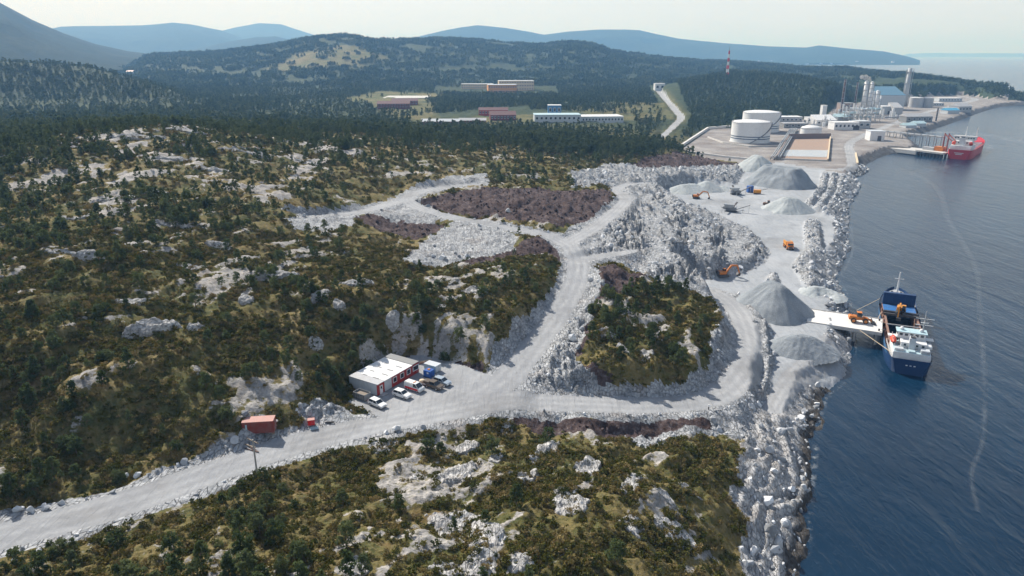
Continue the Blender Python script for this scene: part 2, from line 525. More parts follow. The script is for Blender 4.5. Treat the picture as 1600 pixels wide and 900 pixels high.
_rr = np.exp(np.linspace(math.log(50), math.log(6000), 900))
def G(px, py):
    """where the sight line first meets the smooth land"""
    d = ray(px, py); h = math.hypot(d[0], d[1])
    x = d[0] / h * _rr; y = d[1] / h * _rr; z = CAM_H + d[2] / h * _rr
    b = base_z(x, y) - z
    i = int(np.argmax(b > 0))
    if i == 0: return P(px, py, 10)
    t = -b[i - 1] / (b[i] - b[i - 1])
    return (x[i - 1] + t * (x[i] - x[i - 1]), y[i - 1] + t * (y[i] - y[i - 1]))

def GP(pts): return [G(a, b) for a, b in pts]
def PZ(pts, z): return [P(a, b, z) for a, b in pts]

SHORE_PX = [(1235, 960), (1248, 900), (1260, 850), (1263, 800), (1264, 760), (1270, 710), (1275, 660), (1288, 618), (1318, 592), (1331, 562), (1333, 530),
            (1329, 508), (1326, 480), (1318, 455), (1306, 437), (1319, 415), (1329, 390), (1326, 350), (1329, 320), (1346, 290), (1337, 279), (1357, 269),
            (1354, 257), (1372, 248), (1394, 240), (1432, 240), (1440, 236), (1436, 228), (1418, 215), (1441, 209), (1499, 189), (1532, 176), (1566, 167), (1600, 164), (1700, 160),
            (1700, 157), (1600, 157), (1592, 152), (1580, 146), (1555, 141), (1500, 133), (1450, 123), (1400, 115), (1350, 109), (1280, 103), (1180, 100)]
SHORE = PZ(SHORE_PX, 0.0)
LAND = SHORE + [(-3000, 9000), (-20000, 9000), (-20000, -500), (SHORE[0][0] - 12, -500)]

ROADS = {
    'access': ([(-120, 875, 19.5, 4.2), (0, 838, 19, 4.0), (150, 800, 18, 4.0), (300, 750, 17, 4.0), (400, 714, 16, 4.0), (480, 690, 15.3, 4.0), (600, 661, 14.5, 4.0),
                (720, 640, 13.6, 4.2), (800, 630, 13, 4.2), (900, 631, 12, 3.9), (1000, 634, 11, 3.9), (1080, 629, 10.2, 4.0), (1130, 612, 9.6, 4.2), (1160, 580, 9, 3.8),
                (1170, 545, 8.3, 3.6), (1163, 510, 7.5, 3.6), (1145, 478, 6.4, 3.8), (1110, 452, 5.3, 4)]),
    'haul': ([(730, 632, 13.4, 3.6), (785, 600, 13.8, 4.0), (830, 545, 15.2, 3.8), (868, 495, 17.2, 3.6), (895, 450, 19.2, 3.6), (903, 412, 21, 3.6), (890, 385, 22.3, 3.8), (858, 369, 23, 3.2),
              (800, 358, 24, 2.8), (740, 346, 24.7, 2.8), (690, 336, 25.2, 2.8), (650, 323, 25.6, 3), (636, 311, 26, 3.2), (655, 300, 26, 3.2), (700, 292, 25, 3), (740, 289, 24, 2.6)]),
    'spur': ([(636, 311, 26, 3), (600, 321, 26.5, 3), (565, 331, 27, 3), (520, 337, 27.5, 3.2), (470, 342, 28.5, 4)]),
    'upper': ([(885, 380, 22.4, 3.4), (925, 358, 22, 3.2), (958, 333, 20.6, 3.2), (978, 310, 18.5, 3.2), (962, 297, 17.6, 3), (985, 288, 16.5, 2.8), (1035, 286, 12, 2.8), (1085, 288, 8, 3.0)]),
    'ledge': ([(905, 408, 21, 2.6), (940, 400, 20.3, 2.6), (970, 396, 20, 2.4), (990, 392, 19.8, 1.6)]),
}
RD = {}
for k, pts in ROADS.items():
    RD[k] = spline([(*P(a, b, z), z, w) for a, b, z, w in pts], 5)
RD['shore_lane'] = spline([(*P(a, b, 4.4), 4.4, w) for a, b, w in [(1208, 640, 2.5), (1232, 600, 3), (1270, 565, 4), (1295, 535, 4)]], 4)
RD['plant_lane'] = spline([(*P(a, b, 5.4), 5.4, w) for a, b, w in [(1240, 262, 3.5), (1300, 266, 3.5), (1328, 262, 3.5), (1330, 250, 4), (1326, 226, 4), (1345, 214, 4), (1400, 192, 4.5), (1450, 175, 5), (1510, 160, 6), (1522, 155, 6), (1500, 151, 6)]], 4)
RD['hill_lane'] = spline([(*G(a, b), z, w) for a, b, z, w in [(1026, 140, 17, 6), (1040, 155, 14, 5), (1055, 172, 11, 5), (1063, 184, 9.5, 4.5), (1052, 198, 9, 4), (1024, 217, 9, 3.5)]], 4)
HUT_YARD = PZ([(545, 632), (556, 606), (610, 560), (660, 556), (720, 570), (770, 588), (800, 600), (800, 628), (700, 645), (600, 655)], 14.0)

YARD = PZ([(1085, 455), (1064, 440), (1072, 430), (1110, 438), (1160, 429), (1195, 412), (1205, 395), (1185, 370), (1130, 354), (1088, 346), (1062, 328), (1035, 310), (1040, 296),
           (1085, 287), (1150, 290), (1165, 266), (1215, 256), (1262, 264), (1300, 271), (1330, 277), (1346, 290), (1329, 320), (1326, 350), (1329, 390), (1319, 415), (1306, 437), (1318, 455),
           (1326, 480), (1329, 508), (1333, 530), (1331, 562), (1315, 588), (1285, 585), (1260, 592), (1225, 632), (1205, 640), (1200, 600), (1208, 560), (1207, 515), (1190, 488), (1165, 466), (1130, 455)], 4.6)
PLANT = PZ([(1062, 235), (1108, 202), (1180, 199), (1290, 182), (1305, 166), (1400, 152), (1500, 149), (1545, 155), (1600, 158), (1600, 163), (1566, 165), (1532, 174), (1499, 187), (1441, 207), (1418, 213),
            (1436, 228), (1440, 236), (1432, 239), (1394, 239), (1372, 247), (1354, 256), (1357, 268), (1337, 276), (1300, 270), (1240, 266), (1100, 248)], 5.4)
ISLAND = GP([(925, 425), (960, 412), (1000, 432), (1060, 450), (1120, 478), (1146, 505), (1138, 540), (1112, 560), (1105, 605), (1050, 612), (960, 606), (918, 580), (905, 540), (925, 500), (935, 460)])

FILL_POLYS = [GP(q) for q in (
    [(897, 385), (915, 365), (950, 348), (978, 325), (1000, 300), (1040, 296), (1062, 325), (1088, 346), (1130, 354), (1190, 372), (1210, 395), (1198, 414), (1160, 431), (1110, 440), (1070, 432), (1060, 442), (1030, 436), (990, 412), (950, 404), (915, 402)],
    [(752, 585), (765, 550), (800, 500), (850, 462), (882, 425), (892, 405), (900, 430), (880, 470), (845, 512), (815, 545), (790, 585)],
    [(790, 618), (820, 575), (855, 525), (885, 488), (915, 430), (935, 415), (938, 445), (925, 500), (900, 545), (905, 575), (950, 600), (1050, 612), (1104, 604), (1112, 618), (1000, 622), (880, 620)],
    [(888, 272), (950, 258), (1010, 262), (1060, 262), (1165, 255), (1160, 290), (1085, 296), (1000, 303), (965, 292), (895, 295)],
    [(440, 345), (480, 333), (540, 325), (560, 335), (545, 356), (500, 362), (460, 358)],
    [(560, 322), (640, 292), (700, 275), (760, 270), (765, 290), (700, 296), (660, 306), (640, 322), (700, 345), (600, 340)],
    [(632, 402), (655, 378), (700, 346), (760, 352), (815, 374), (800, 392), (740, 405), (690, 412), (640, 410)],
    [(1068, 440), (1100, 452), (1150, 490), (1158, 545), (1135, 600), (1105, 612), (1112, 560), (1138, 535), (1142, 505), (1118, 478)],
    [(450, 655), (455, 640), (500, 630), (540, 634), (540, 646), (480, 662)],
    [(543, 615), (546, 592), (600, 556), (625, 548), (612, 560), (560, 606)], [(650, 552), (670, 538), (700, 545), (735, 568), (772, 590), (720, 575)],
    [(375, 700), (395, 660), (440, 655), (440, 690)],
    [(388, 745), (396, 722), (425, 718), (430, 735), (410, 748)],
)]
COAST_POLY = GP([(1140, 915), (1165, 800), (1150, 720), (1170, 690), (1195, 640)]) + PZ([(1240, 590), (1300, 575), (1340, 580), (1300, 640), (1280, 760), (1275, 930)], 0)
def strip(a, b, w, z=4.6):
    p = np.array(P(*a, z)); q = np.array(P(*b, z)); d = (q - p) / np.linalg.norm(q - p); n = np.array([-d[1], d[0]]) * w
    m = (p + q) / 2 + n * 1.2
    return [tuple(p + n), tuple(m + n), tuple(q + n), tuple(q - n), tuple(m - n), tuple(p - n)]
BERM_POLYS = [strip((1302, 274), (1276, 330), 2.6), strip((1315, 277), (1290, 336), 2.6), strip((1289, 273), (1262, 322), 2.6), strip((1328, 281), (1304, 338), 2.6),
              PZ([(1188, 500), (1200, 500), (1210, 560), (1205, 600), (1186, 625), (1178, 615), (1190, 590), (1193, 545)], 6.5),
              PZ([(1256, 342), (1282, 345), (1292, 400), (1285, 440), (1262, 450), (1245, 425), (1238, 410), (1258, 385)], 6.0),
              PZ([(1197, 428), (1213, 422), (1220, 436), (1214, 447), (1202, 445)], 6.0)]
PEAT_POLYS = [GP(q) for q in (
    [(655, 312), (700, 302), (760, 295), (850, 298), (955, 303), (962, 318), (930, 342), (870, 358), (800, 348), (720, 336), (662, 324)],
    [(690, 412), (760, 402), (815, 380), (860, 376), (888, 392), (882, 412), (850, 398), (800, 402), (740, 415)],
    [(930, 415), (965, 412), (1005, 434), (950, 470), (925, 500), (935, 460)],
    [(862, 535), (920, 487), (925, 520), (905, 552), (880, 560)],
    [(985, 256), (1060, 236), (1160, 252), (1175, 262), (1150, 276), (1060, 276), (1000, 264)],
    [(545, 336), (620, 328), (700, 348), (650, 372), (580, 352)],
    [(625, 535), (660, 528), (760, 560), (770, 590), (740, 575), (690, 552)],
    [(760, 650), (900, 650), (1100, 655), (1120, 672), (1000, 676), (850, 668), (760, 660)],
    [(900, 572), (960, 585), (1000, 608), (940, 606), (905, 595)],
)]
FIELD_POLYS = [(GP(q), w) for q, w in (
    ([(540, 152), (600, 144), (690, 147), (690, 156), (600, 162), (545, 160)], 1.0),
    ([(880, 168), (960, 160), (1040, 162), (1060, 186), (1010, 190), (920, 182)], 0.6),
    ([(1020, 138), (1045, 150), (1075, 180), (1065, 195), (1040, 165)], 0.5),
    ([(740, 184), (830, 178), (840, 190), (760, 196)], 0.7),
    ([(580, 160), (680, 160), (680, 195), (600, 180)], 0.6))]
CLEARCUT = [PR(px, py, r)[:2] for px, py, r in ((420, 100, 2100), (480, 92, 2300), (560, 92, 2350), (600, 103, 2200), (560, 112, 2000), (450, 112, 2000))]

HILLS = [  # (px, silhouette y, range), half depth in ln r
    ([(250, 86, 3000), (300, 84, 3000), (350, 82, 3000), (400, 75, 2900), (450, 66, 2850), (500, 58, 2800), (540, 55, 2800), (580, 60, 2800), (620, 63, 2900), (680, 60, 2950), (740, 64, 3000),
      (800, 70, 3000), (850, 70, 2950), (900, 66, 2900), (930, 70, 2850), (950, 80, 2850), (1000, 87, 2900), (1040, 92, 3000), (1100, 97, 3100), (1150, 98, 3050), (1200, 102, 2950), (1260, 107, 2850),
      (1320, 108, 2600), (1345, 113, 2450), (1400, 119, 2200), (1412, 117, 2150), (1440, 122, 2050), (1480, 131, 1800), (1520, 139, 1650), (1560, 144, 1560)], 0.30),
    ([(-300, 88, 1350), (-100, 92, 1400), (0, 96, 1450), (60, 99, 1450), (130, 104, 1400), (190, 118, 1350), (260, 140, 1250)], 0.14),
    ([(1070, 128, 1500), (1136, 116, 1600), (1200, 118, 1600), (1260, 124, 1500), (1300, 134, 1350)], 0.16),
]

# ------------------------------------------------------------------ land mesh on a fan of rows and columns
NCOL = 1040
TH = np.radians(np.linspace(-52, 52, NCOL))
rows = [46.0]
while rows[-1] < 6500:
    r = rows[-1]
    rows.append(r + min(max((r * r + 72 ** 2) / (72 * 704.0) * 0.95, 0.25), 0.0125 * r))
RR = np.array(rows); NROW = len(RR)
gt, gr = np.meshgrid(TH, RR)
X = gr * np.sin(gt); Y = gr * np.cos(gt)

def land(X, Y):
    R = np.hypot(X, Y); TT = np.arctan2(X, Y)
    o = {}
    z = base_z(X, Y)
    for pts, w in HILLS:
        q = np.array([(math.atan2(*PR(a, b, r)[:2]), PR(a, b, r)[2], math.log(r)) for a, b, r in pts])
        zt = np.interp(TT, q[:, 0], q[:, 1]); lr = np.interp(TT, q[:, 0], q[:, 2])
        fade = smooth(q[0, 0] - 0.05, q[0, 0], TT) * (1 - smooth(q[-1, 0], q[-1, 0] + 0.03, TT))
        b = np.exp(-((np.log(R) - lr) / w) ** 2)
        z = z + np.maximum(zt - z, 0) * b * fade
    near = 1 - smooth(900, 2000, R)
    wx = fbm(X * 0.02, Y * 0.02, 3, 5) * 12; wy = fbm(X * 0.02, Y * 0.02, 3, 6) * 12
    # strike of the bedrock
    ca, sa = math.cos(0.46), math.sin(0.46)
    su = (X + wx) * ca - (Y + wy) * sa; sv = (X + wx) * sa + (Y + wy) * ca
    ridge = 1 - np.abs(fbm(su * 0.055, sv * 0.020, 4, 21)) * 2.4
    big = fbm(X * 0.011, Y * 0.011, 3, 3)
    small = fbm(X * 0.16, Y * 0.16, 4, 9)
    tiny = fbm(X * 0.9, Y * 0.9, 3, 14)
    hn = big * 3.5 + np.clip(ridge, 0, 1) * 1.8 - 1.0 + small * 1.5 + tiny * 0.40
    far_n = fbm(X * 0.004, Y * 0.004, 4, 77) * 9 * smooth(900, 2500, R)
    # warped polygon distances
    jit = perlin(X * 0.35, Y * 0.35, 40) * 0.9 + perlin(X * 0.1, Y * 0.1, 41) * 1.4
    sd_yard = poly_sd(X, Y, YARD); sd_plant = poly_sd(X, Y, PLANT, 80); sd_hut = poly_sd(X, Y, HUT_YARD, 40)
    sd_land = poly_sd(X, Y, LAND, 400)
    sd_isl = poly_sd(X, Y, ISLAND, 30) + jit
    sd_fill = np.full(X.shape, -60.0); sd_sm = np.full(X.shape, -60.0)
    for k_, q in enumerate(FILL_POLYS):
        s_ = poly_sd(X, Y, q); sd_fill = np.maximum(sd_fill, s_)
        if k_ in (4, 5, 6): sd_sm = np.maximum(sd_sm, s_)
    sd_fill += jit * 1.2
    sd_coast = poly_sd(X, Y, COAST_POLY) + jit * 1.8
    sd_berm = np.full(X.shape, -60.0)
    for q in BERM_POLYS: sd_berm = np.maximum(sd_berm, poly_sd(X, Y, q))
    sd_berm += jit * 0.4
    sd_peat = np.full(X.shape, -60.0)
    for q in PEAT_POLYS: sd_peat = np.maximum(sd_peat, poly_sd(X, Y, q))
    sd_peat += jit * 1.4
    field = np.zeros(X.shape)
    for q, w in FIELD_POLYS: field = np.maximum(field, w * smooth(-8, 8, poly_sd(X, Y, q, 60)))
    field = np.maximum(field, 0.85 * smooth(-40, 30, poly_sd(X, Y, CLEARCUT, 120)))
    quiet = 1 - np.maximum(smooth(-10, 0, sd_yard), smooth(-20, 0, sd_plant))
    z = z + hn * near * quiet * (1 - 0.5 * smooth(-4, 4, sd_fill)) + far_n * quiet
    # island of heath between the roads stands up with rock sides
    z = z + smooth(-3, 4, sd_isl) * (2.2 + small * 1.2)
    # rock heap
    lump = fbm(X * 0.45, Y * 0.45, 3, 51); blocks = np.abs(perlin(X * 0.25, Y * 0.25, 52)) + 0.6 * np.abs(perlin(X * 0.6, Y * 0.6, 53))
    z = z + smooth(-1, 3, sd_fill) * (blocks * 2.8 - 1.2 + lump * 0.9) * (1 - 0.8 * smooth(-4, 0, sd_sm))
    tq = (z + big * 2.0 + small * 1.2 - 3.6) / 4.6; fl = np.floor(tq); fr = tq - fl
    zt_ = z + 4.6 * (fl + smooth(0.55, 0.92, fr) - tq)
    heapk = smooth(0, 4, poly_sd(X, Y, FILL_POLYS[0])) * 0.85
    z = z * (1 - heapk) + zt_ * heapk
    o['bench'] = heapk * (fr < 0.55)
    z = z + smooth(-1, 3, sd_peat) * (np.abs(fbm(X * 0.22, Y * 0.22, 4, 60)) * 2.6 - 0.4)
    # roads
    dist_road = np.full(X.shape, 1e9); track = np.zeros(X.shape); side = np.full(X.shape, 1e9)
    m = R < 2500
    for k, q in RD.items():
        d, lev, w = seg_dist(X[m], Y[m], q)
        dj = d + jit[m] * 0.28
        slope = smooth(0.0, 1.0, (dj - w) / (5.5 if k in ('access', 'haul') else 4.0))
        zm = lev + perlin(X[m] * 0.3, Y[m] * 0.3, 70) * 0.10
        ruts = 0.0 * np.cos(np.clip(d / np.maximum(w, 1), 0, 1) * math.pi * 3)
        z[m] = z[m] * slope + (zm + ruts) * (1 - slope)
        e = dj - w
        c = dist_road[m]; dist_road[m] = np.minimum(c, e)
        tm = np.abs(np.sin(np.clip(d / np.maximum(w, 1), 0, 1.2) * math.pi * 1.55))
        track[m] = np.where(e < c, tm, track[m])
    s = smooth(0.0, 6.0, -sd_hut); z = z * s + (13.9 + perlin(X * 0.3, Y * 0.3, 71) * 0.08) * (1 - s)
    s = smooth(0.0, 5.5, -sd_yard + jit * 0.5)
    yz = 4.6 + fbm(X * 0.06, Y * 0.06, 3, 80) * 0.5 + tiny * 0.10
    z = z * s + yz * (1 - s)
    s = smooth(0.0, 25.0, -sd_plant); z = z * s + 5.4 * (1 - s)
    z = z + smooth(-0.6, 2.2, sd_berm) * (1.9 + lump * 0.9 + blocks * 1.0)
    # coast: the land runs down into the water
    cj = perlin(X * 0.12, Y * 0.12, 90) * 2.0 + perlin(X * 0.4, Y * 0.4, 91) * 0.8
    strata = (np.abs(perlin(su * 0.30, sv * 0.045, 93)) * 2.8 + np.abs(perlin(su * 0.75, sv * 0.10, 94)) * 0.8)
    cj = np.where(R < 1500, cj, 0)
    cap = (sd_land + cj * 0.7) * 0.62 - 0.5
    cst = smooth(-2, 3, sd_coast) * (1 - smooth(-7, -1, sd_yard))
    z = z + cst * (strata * 0.50 - 0.6 + lump * 0.5)
    capn = cap + cst * (strata * 0.50 + lump * 0.5) + np.where(R < 700, blocks * 0.5, 0) * (1 - cst)
    z = np.where(capn < z, np.maximum(capn, -6.0), z)
    # class of ground
    rip = (sd_land < 8.5 + jit) & (R < 900) & (sd_plant < 30)
    cls = np.zeros(X.shape, np.int8)                       # 0 heath
    cls[sd_peat > 0] = 4
    cls[sd_fill > 0] = 3
    cls[(dist_road < 2.6 + jit * 0.8) & (sd_hut < 0) & (R < 420)] = 3  # stony verges
    cls[sd_coast > 0] = 5
    cls[sd_plant > 0] = 6
    cls[sd_yard + jit * 0.4 > 0] = 2
    cls[(cls == 0) & (sd_yard > -16 + jit)] = 3
    cls[(cls == 0) & (sd_fill > -14) & (sd_yard > -45) & (sd_isl < -4)] = 3
    cls[sd_berm > 0] = 3
    cls[(sd_land < 8.0 + jit) & (sd_coast <= 0) & (R < 1700) & ((sd_yard > -15) | (sd_plant > -15))] = 3
    cls[(cls == 3) & (sd_plant > -15) & (sd_yard < -2)] = 7
    cls[(sd_land < 6.0) & (cls == 0)] = 5
    cls[(dist_road < 0.0)] = 1
    cls[(sd_hut > 0)] = 1
    o['z'] = z; o['cls'] = cls
    patch = fbm(X * 0.035 + 31, Y * 0.035, 3, 23)
    slab = 1 - np.abs(fbm(su * 0.16, sv * 0.055, 3, 25)) * 2.2
    rk = smooth(0.70, 1.12, 0.55 * ridge + 0.55 * slab + small * 0.35 + patch * 0.75) * 0.85
    kn = np.exp(-(((X - G0[0]) / 85) ** 2 + ((Y - G0[1]) / 75) ** 2))
    rk = np.clip(rk * (0.70 + 0.5 * kn) + 0.12 * kn * (slab > 0.3), 0, 1) * (1 - smooth(430, 700, R))
    rk = np.maximum(rk, smooth(1.5, 0.2, dist_road - 2.0) * 0)
    o['rock'] = rk
    o['track'] = track; o['sm'] = sd_sm
    o['field'] = field
    o['sd'] = np.minimum(sd_land, 100)
    o['road'] = dist_road
    o['yard'] = sd_yard; o['hut'] = sd_hut; o['plant'] = sd_plant; o['fill'] = sd_fill; o['coast'] = sd_coast; o['berm'] = sd_berm; o['peat'] = sd_peat; o['isl'] = sd_isl
    return o

G0 = G(300, 240)
L = land(X, Y)
Z = L['z']
forest_base = smooth(430, 620, gr)
L['forest'] = smooth(560, 900, gr) * (1 - L['field']) * (L['cls'] == 0)

def sample(x, y, key='z'):
    """land value at points (bilinear for numbers, nearest for classes)"""
    x = np.asarray(x, float); y = np.asarray(y, float)
    c = (np.arctan2(x, y) - TH[0]) / (TH[1] - TH[0]); r = np.interp(np.hypot(x, y), RR, np.arange(NROW))
    c = np.clip(c, 0, NCOL - 1.001); r = np.clip(r, 0, NROW - 1.001)
    A = L[key]
    if key == 'cls': return A[np.round(r).astype(int), np.round(c).astype(int)]
    i = r.astype(int); j = c.astype(int); fr = r - i; fc = c - j
    return (A[i, j] * (1 - fr) * (1 - fc) + A[i + 1, j] * fr * (1 - fc) + A[i, j + 1] * (1 - fr) * fc + A[i + 1, j + 1] * fr * fc)

def gz(x, y): return float(sample(np.array([x]), np.array([y]))[0])

_rs = np.exp(np.linspace(math.log(60), math.log(4000), 2500))
def S(px, py):
    """first point of the finished land on a sight line"""
    d = ray(px, py); h = math.hypot(d[0], d[1])
    x = d[0] / h * _rs; y = d[1] / h * _rs; z = CAM_H + d[2] / h * _rs
    b = sample(x, y) - z
    i = int(np.argmax(b > 0))
    if i == 0: return (*P(px, py, 5), 5.0)
    t = -b[i - 1] / (b[i] - b[i - 1])
    xx = x[i - 1] + t * (x[i] - x[i - 1]); yy = y[i - 1] + t * (y[i] - y[i - 1])
    return (xx, yy, gz(xx, yy))

idx = np.arange(NROW * NCOL).reshape(NROW, NCOL)
quad = np.stack([idx[:-1, :-1], idx[:-1, 1:], idx[1:, 1:], idx[1:, :-1]], -1).reshape(-1, 4)
fc = L['cls'][:-1, :-1].ravel()
keep = Z.ravel()[quad].max(1) > -5.0
V = np.stack([X.ravel(), Y.ravel(), Z.ravel()], -1)
def land_piece(name, classes, mat, attrs=()):
    q = quad[np.isin(fc, classes) & keep]
    used, inv = np.unique(q, return_inverse=True)
    me = np_mesh(name, V[used], inv.reshape(-1, 4)[:, ::-1], mat)
    for a in attrs:
        at = me.attributes.new(a, 'FLOAT', 'POINT')
        at.data.foreach_set('value', L[a].ravel()[used].astype(np.float32))
    o = bpy.data.objects.new(name, me); COL.objects.link(o)
    return tag(o, kind='structure')
land_piece('heath_ground', [0], M_HEATH, ('rock', 'forest', 'field'))
land_piece('gravel_road', [1], M_ROAD, ('track',))
land_piece('quarry_yard_ground', [2], M_YARD, ('track',))
land_piece('blasted_rock_ground', [3], M_FILL)
land_piece('peat_ground', [4], M_PEAT)
land_piece('coastal_rock_ground', [5], M_COAST)
land_piece('seawall_rock_ground', [7], M_RIPRAP)
land_piece('plant_ground', [6], M_PLANT, ('track',))

# ------------------------------------------------------------------ far mountains
def mat_mountain():
    t = NT('mountain_forest'); v = t.coord()
    a = t.noise(v, 0.004, 6, 0.65); b = t.noise(v, 0.03, 5, 0.7)
    col = t.ramp(t.math('ADD', t.math('MULTIPLY', a, 0.6), t.math('MULTIPLY', b, 0.4)),
                 [(0.38, (0.010, 0.020, 0.012)), (0.55, (0.022, 0.034, 0.017)), (0.66, (0.045, 0.05, 0.028)), (0.78, (0.12, 0.115, 0.09))])
    t.bsdf(col, 0.95, normal=t.bump(b, 1.0, 8.0), spec=0.05)
    return t.m
M_MOUNT = mat_mountain()
def mountain(name, sil, r, w0, w1, seed, zbase=-2.0):
    q = [PR(a, b, r) for a, b in sil]
    th = np.array([math.atan2(p[0], p[1]) for p in q]); zt = np.array([p[2] for p in q])
    tt = np.linspace(th[0], th[-1], 420); nr = 60
    u = np.linspace(-1, 1, nr)
    T, U = np.meshgrid(tt, u)
    Rr = r * np.where(U < 0, 1 + U * w0, 1 + U * w1)
    x = Rr * np.sin(T); y = Rr * np.cos(T)
    top = np.interp(T, th, zt)
    prof = np.clip(1 - np.abs(U), 0, 1) ** 0.85
    n = fbm(x / r * 14, y / r * 14, 5, seed)
    rg = 1 - np.abs(fbm(x / r * 9, y / r * 9, 4, seed + 3)) * 2
    z = zbase + (top - zbase) * np.clip(prof + n * 0.22 * (1 - prof) + rg * 0.22 * prof * (1 - prof) * 2, 0, 1.02)
    z = z + n * (top - zbase) * 0.02
    ii = np.arange(nr * 420).reshape(nr, 420)
    f = np.stack([ii[:-1, :-1], ii[:-1, 1:], ii[1:, 1:], ii[1:, :-1]], -1).reshape(-1, 4)
    o = bpy.data.objects.new(name, np_mesh(name, np.stack([x.ravel(), y.ravel(), z.ravel()], -1), f[:, ::-1], M_MOUNT))
    COL.objects.link(o)
    return tag(o, kind='structure')
mountain('mountain', [(-420, -160), (-250, -110), (-120, -60), (-40, -18), (0, 4), (50, 30), (100, 52), (150, 69), (200, 80), (260, 87), (330, 92)], 4300, 0.5, 0.3, 101)
mountain('mountain', [(40, 60), (70, 46), (95, 41), (150, 40), (220, 39), (270, 35), (300, 38), (345, 47), (380, 60), (430, 80), (480, 92)], 9500, 0.25, 0.2, 102)
mountain('mountain', [(280, 80), (330, 52), (370, 42), (405, 36), (440, 38), (468, 47), (490, 54), (530, 62), (600, 80), (680, 92)], 11500, 0.2, 0.2, 103)
mountain('mountain', [(270, 84), (300, 78), (350, 66), (400, 57), (430, 56), (470, 66), (520, 80), (560, 92)], 7000, 0.2, 0.2, 104)
mountain('mountain', [(560, 82), (620, 66), (660, 55), (690, 48), (720, 42), (745, 39), (790, 43), (830, 50), (850, 54), (880, 50), (930, 46), (975, 46), (1000, 47), (1060, 60), (1130, 67), (1200, 72), (1260, 74),
                      (1280, 71), (1330, 76), (1380, 80), (1405, 85), (1425, 90), (1438, 94.5)], 8300, 0.17, 0.2, 105)
mountain('island', [(1395, 90), (1420, 84), (1460, 82.6), (1500, 83.5), (1540, 83), (1600, 83.4), (1680, 86)], 26000, 0.05, 0.05, 106)

# ------------------------------------------------------------------ sea
def mat_sea():
    t = NT('sea_water')
    v1 = t.coord(scale=(1.0, 0.32, 1.0), rot=(0, 0, math.radians(62)))
    v2 = t.coord(scale=(1.0, 0.4, 1.0), rot=(0, 0, math.radians(50)))
    v0 = t.coord()
    sw = t.noise(v1, 0.13, 3, 0.5, 0.6); ch = t.noise(v2, 0.62, 4, 0.6, 0.4); rp = t.noise(v0, 1.6, 3, 0.6)
    patch = t.noise(v0, 0.012, 4, 0.6)
    h = t.math('ADD', t.math('ADD', t.math('MULTIPLY', sw, 2.2), t.math('MULTIPLY', ch, 0.8)), t.math('MULTIPLY', t.math('MULTIPLY', rp, patch), 0.35))
    nm = t.bump(h, 0.55, 0.55)
    col = t.mix(t.maprange(patch, 0.35, 0.65), (0.0016, 0.015, 0.036), (0.0030, 0.023, 0.052))
    b = t.bsdf(col, 0.20, normal=nm, spec=0.5, IOR=1.33)
    return t.m
M_SEA = mat_sea()
S1 = 46000.0
sea = MB().add([(-S1, -400, 0), (S1, -400, 0), (S1, S1, 0), (-S1, S1, 0)], [(0, 1, 2, 3)]).build('sea', M_SEA)
tag(sea, kind='structure')

# ------------------------------------------------------------------ plants: shapes
def mat_leaf(name, stops, transl=0.25):
    t = NT(name)
    oi = t.n('ShaderNodeObjectInfo'); v = t.coord()
    n = t.noise(v, 1.3, 4, 0.6)
    f = t.math('ADD', t.math('MULTIPLY', oi.outputs['Random'], 0.75), t.math('MULTIPLY', t.math('SUBTRACT', n, 0.5), 0.5))
    col = t.ramp(f, stops)
    d = t.n('ShaderNodeBsdfDiffuse'); tr = t.n('ShaderNodeBsdfTranslucent'); mx = t.n('ShaderNodeMixShader')
    mx.inputs[0].default_value = transl
    t.link(col, d.inputs['Color']); t.link(col, tr.inputs['Color'])
    t.link(d.outputs[0], mx.inputs[1]); t.link(tr.outputs[0], mx.inputs[2]); t.link(mx.outputs[0], t.out.inputs['Surface'])
    return t.m
M_PINE = mat_leaf('pine_needles', [(0.0, (0.060, 0.085, 0.036)), (0.35, (0.090, 0.118, 0.050)), (0.7, (0.12, 0.145, 0.065)), (1.0, (0.17, 0.18, 0.08))], 0.42)
M_FAR = mat_leaf('wood_foliage', [(0.0, (0.042, 0.066, 0.034)), (0.45, (0.078, 0.108, 0.050)), (0.75, (0.12, 0.14, 0.065)), (1.0, (0.20, 0.20, 0.10))], 0.42)
M_HEATHER = mat_leaf('heather_leaves', [(0.0, (0.055, 0.066, 0.020)), (0.25, (0.105, 0.105, 0.030)), (0.48, (0.140, 0.122, 0.046)), (0.66, (0.20, 0.155, 0.065)), (0.82, (0.31, 0.24, 0.12)), (1.0, (0.16, 0.09, 0.055))], 0.2)
M_BARK = paint('bark', (0.13, 0.09, 0.065), 0.9, scale=3)

def leaf_cloud(centers, radii, n, size, rng, flat=0.0):
    """n small leaf faces around every centre"""
    C = np.repeat(np.asarray(centers, float), n, 0); Rr = np.repeat(np.asarray(radii, float), n)
    d = rng.normal(size=(len(C), 3)); d /= np.linalg.norm(d, axis=1)[:, None]
    d[:, 2] = np.where(d[:, 2] < -0.3, -d[:, 2], d[:, 2])
    p = C + d * (Rr * rng.uniform(0.55, 1.05, len(C)))[:, None]
    a = rng.normal(size=(len(C), 3)); b = np.cross(a, d + 0.5 * rng.normal(size=(len(C), 3)))
    a /= np.linalg.norm(a, axis=1)[:, None]; b /= np.linalg.norm(b, axis=1)[:, None] + 1e-9
    s = (size * rng.uniform(0.6, 1.4, len(C)))[:, None]
    V = np.stack([p - a * s, p + a * s * 0.7 - b * s * 0.5, p + b * s * 0.9], 1).reshape(-1, 3)
    return V, np.arange(len(V)).reshape(-1, 3)

